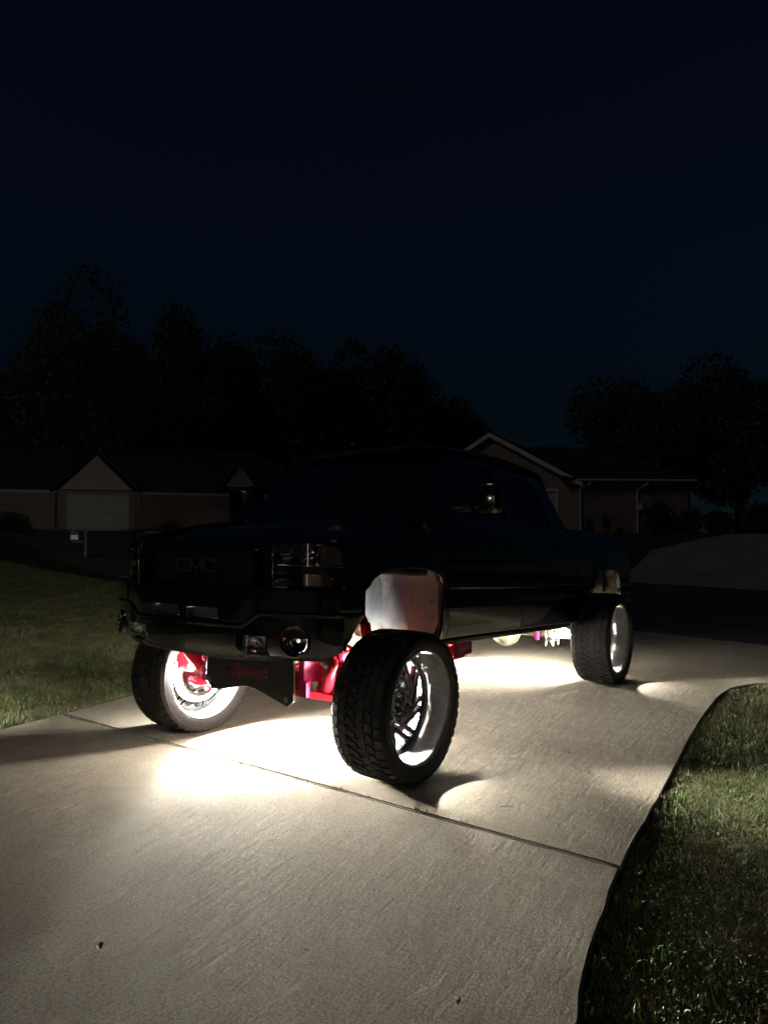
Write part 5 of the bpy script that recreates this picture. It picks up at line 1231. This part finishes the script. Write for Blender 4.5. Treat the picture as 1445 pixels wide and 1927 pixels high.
for (px, dist, h, w, lab) in [(1240, 39, 1.6, 1.7, 'large dark shrub at the right end of the brick wall'), (1292, 40, 1.3, 1.5, 'low dark shrub right of the large one'), (1108, 37.4, .8, .5, 'small shrub at the foot of the corner downspout'), (1165, 37.6, .35, .5, 'low plant between the two downspouts'), (25, 40, 1.0, 1.8, 'dark shrub at the far left before the low house'), (325, 41, .6, 1.0, 'low shrub against the dim low house wall'), (1350, 42, 1.2, 2.0, 'broad shrub past the far driveway'), (1425, 40, 1.5, 2.2, 'tall shrub at the right edge past the far driveway')]:
    p = Vector((CX, CY, 0)) + view(px_dir(px)) * dist; gz = float(hgt(p.x, p.y)) - .1
    o = bpy.data.objects.new('shrub', bush); col.objects.link(o); o.location = (p.x, p.y, gz + h * .45); o.scale = (w * .6, w * .6, h * .6); o.rotation_euler = (0, 0, px); tag(o, lab, 'shrub', 'shrubs around the houses')
p = Vector((CX, CY, 0)) + view(px_dir(1138)) * 37.3; gz = float(hgt(p.x, p.y)) - .07
fp = empty('flower_pot', (p.x, p.y, gz)); tag(fp, 'small red planter with a plant against the brick wall', 'flower pot')
bm = bmesh.new(); b_lathe(bm, [(0, .0), (0, .13), (.3, .19), (.33, .2), (.33, .17), (.28, .16), (.28, 0)], 16, 'z'); from_bm('pot', bm, M['potred'], fp, 'auto')
o = bpy.data.objects.new('plant', bush); col.objects.link(o); o.parent = fp; o.location = (0, 0, .62); o.scale = (.28, .28, .32)

# ------------------------------------------------------------------ litter on the concrete
def litter(px_pt, size, rot, lab, kind='leaf'):
    x, y = px_pt; bm = bmesh.new(); g = random.Random(int(x * 1000 + y * 77))
    if kind == 'leaf':
        n = 10; rim = []
        for i in range(n):
            a = 2 * math.pi * i / n; r = size * (0.55 + 0.45 * g.random()) * (1.0 if i % 2 else 0.7); rim.append(bm.verts.new((math.cos(a) * r * 1.2, math.sin(a) * r * .6, size * (.1 + .5 * g.random()))))
        c = bm.verts.new((0, 0, size * .12))
        for i in range(n): bm.faces.new((rim[i], rim[(i + 1) % n], c))
        b_tube(bm, [(-size * 1.1, 0, size * .2), (-size * 1.7, size * .2, size * .15)], size * .05, 5)
    else:
        b_tube(bm, [(-size, 0, .003), (-size * .2, size * .12, .006), (size * .5, -size * .05, .004), (size, size * .1, .003)], .0022, 5)
        b_tube(bm, [(0, size * .08, .005), (size * .3, size * .35, .008)], .0016, 5)
    o = from_bm(kind, bm, M['dry']); o.location = (x, y, 0.003); o.rotation_euler = (0, 0, rot); tag(o, lab, kind, 'litter on the driveway'); return o
for a in [((2.15, 1.10), .028, 1.0, 'curled dark leaf on concrete near the bottom left corner', 'leaf'), ((1.72, 1.73), .018, 2.0, 'small dark leaf in the middle of the front concrete', 'leaf'),
          ((1.65, 2.33), .020, .4, 'dry leaf near the bottom right of the concrete', 'leaf'), ((-1.09, 1.70), .028, .2, 'dark leaf on concrete right of the front tyre', 'leaf'),
          ((-0.80, 1.40), .02, 1.2, 'small dark leaf close to the right of the front tyre', 'leaf'), ((0.05, 1.75), .04, 2.3, 'thin twig on the lit concrete right of the joint', 'twig'),
          ((0.22, 1.20), .03, .6, 'tiny twig just behind the driveway joint', 'twig'), ((-2.4, 0.35), .05, 1.5, 'twig lying under the cab of the truck', 'twig'), ((-3.1, 0.6), .05, 1.2, 'twig lying ahead of the rear tyre', 'twig'),
          ((1.95, 2.15), .016, .7, 'small dark crumb of leaf on the front concrete below the wheel', 'leaf'), ((1.15, 2.05), .014, 2.7, 'tiny leaf bit between the joint and the right slab edge', 'leaf'), ((1.2, 1.5), .012, 1.7, 'tiny dark leaf bit just in front of the near tyre', 'leaf')]:
    litter(*a)
print('TRIS', sum(len(o.data.polygons) * 1.5 for o in bpy.data.objects if o.type == 'MESH'))
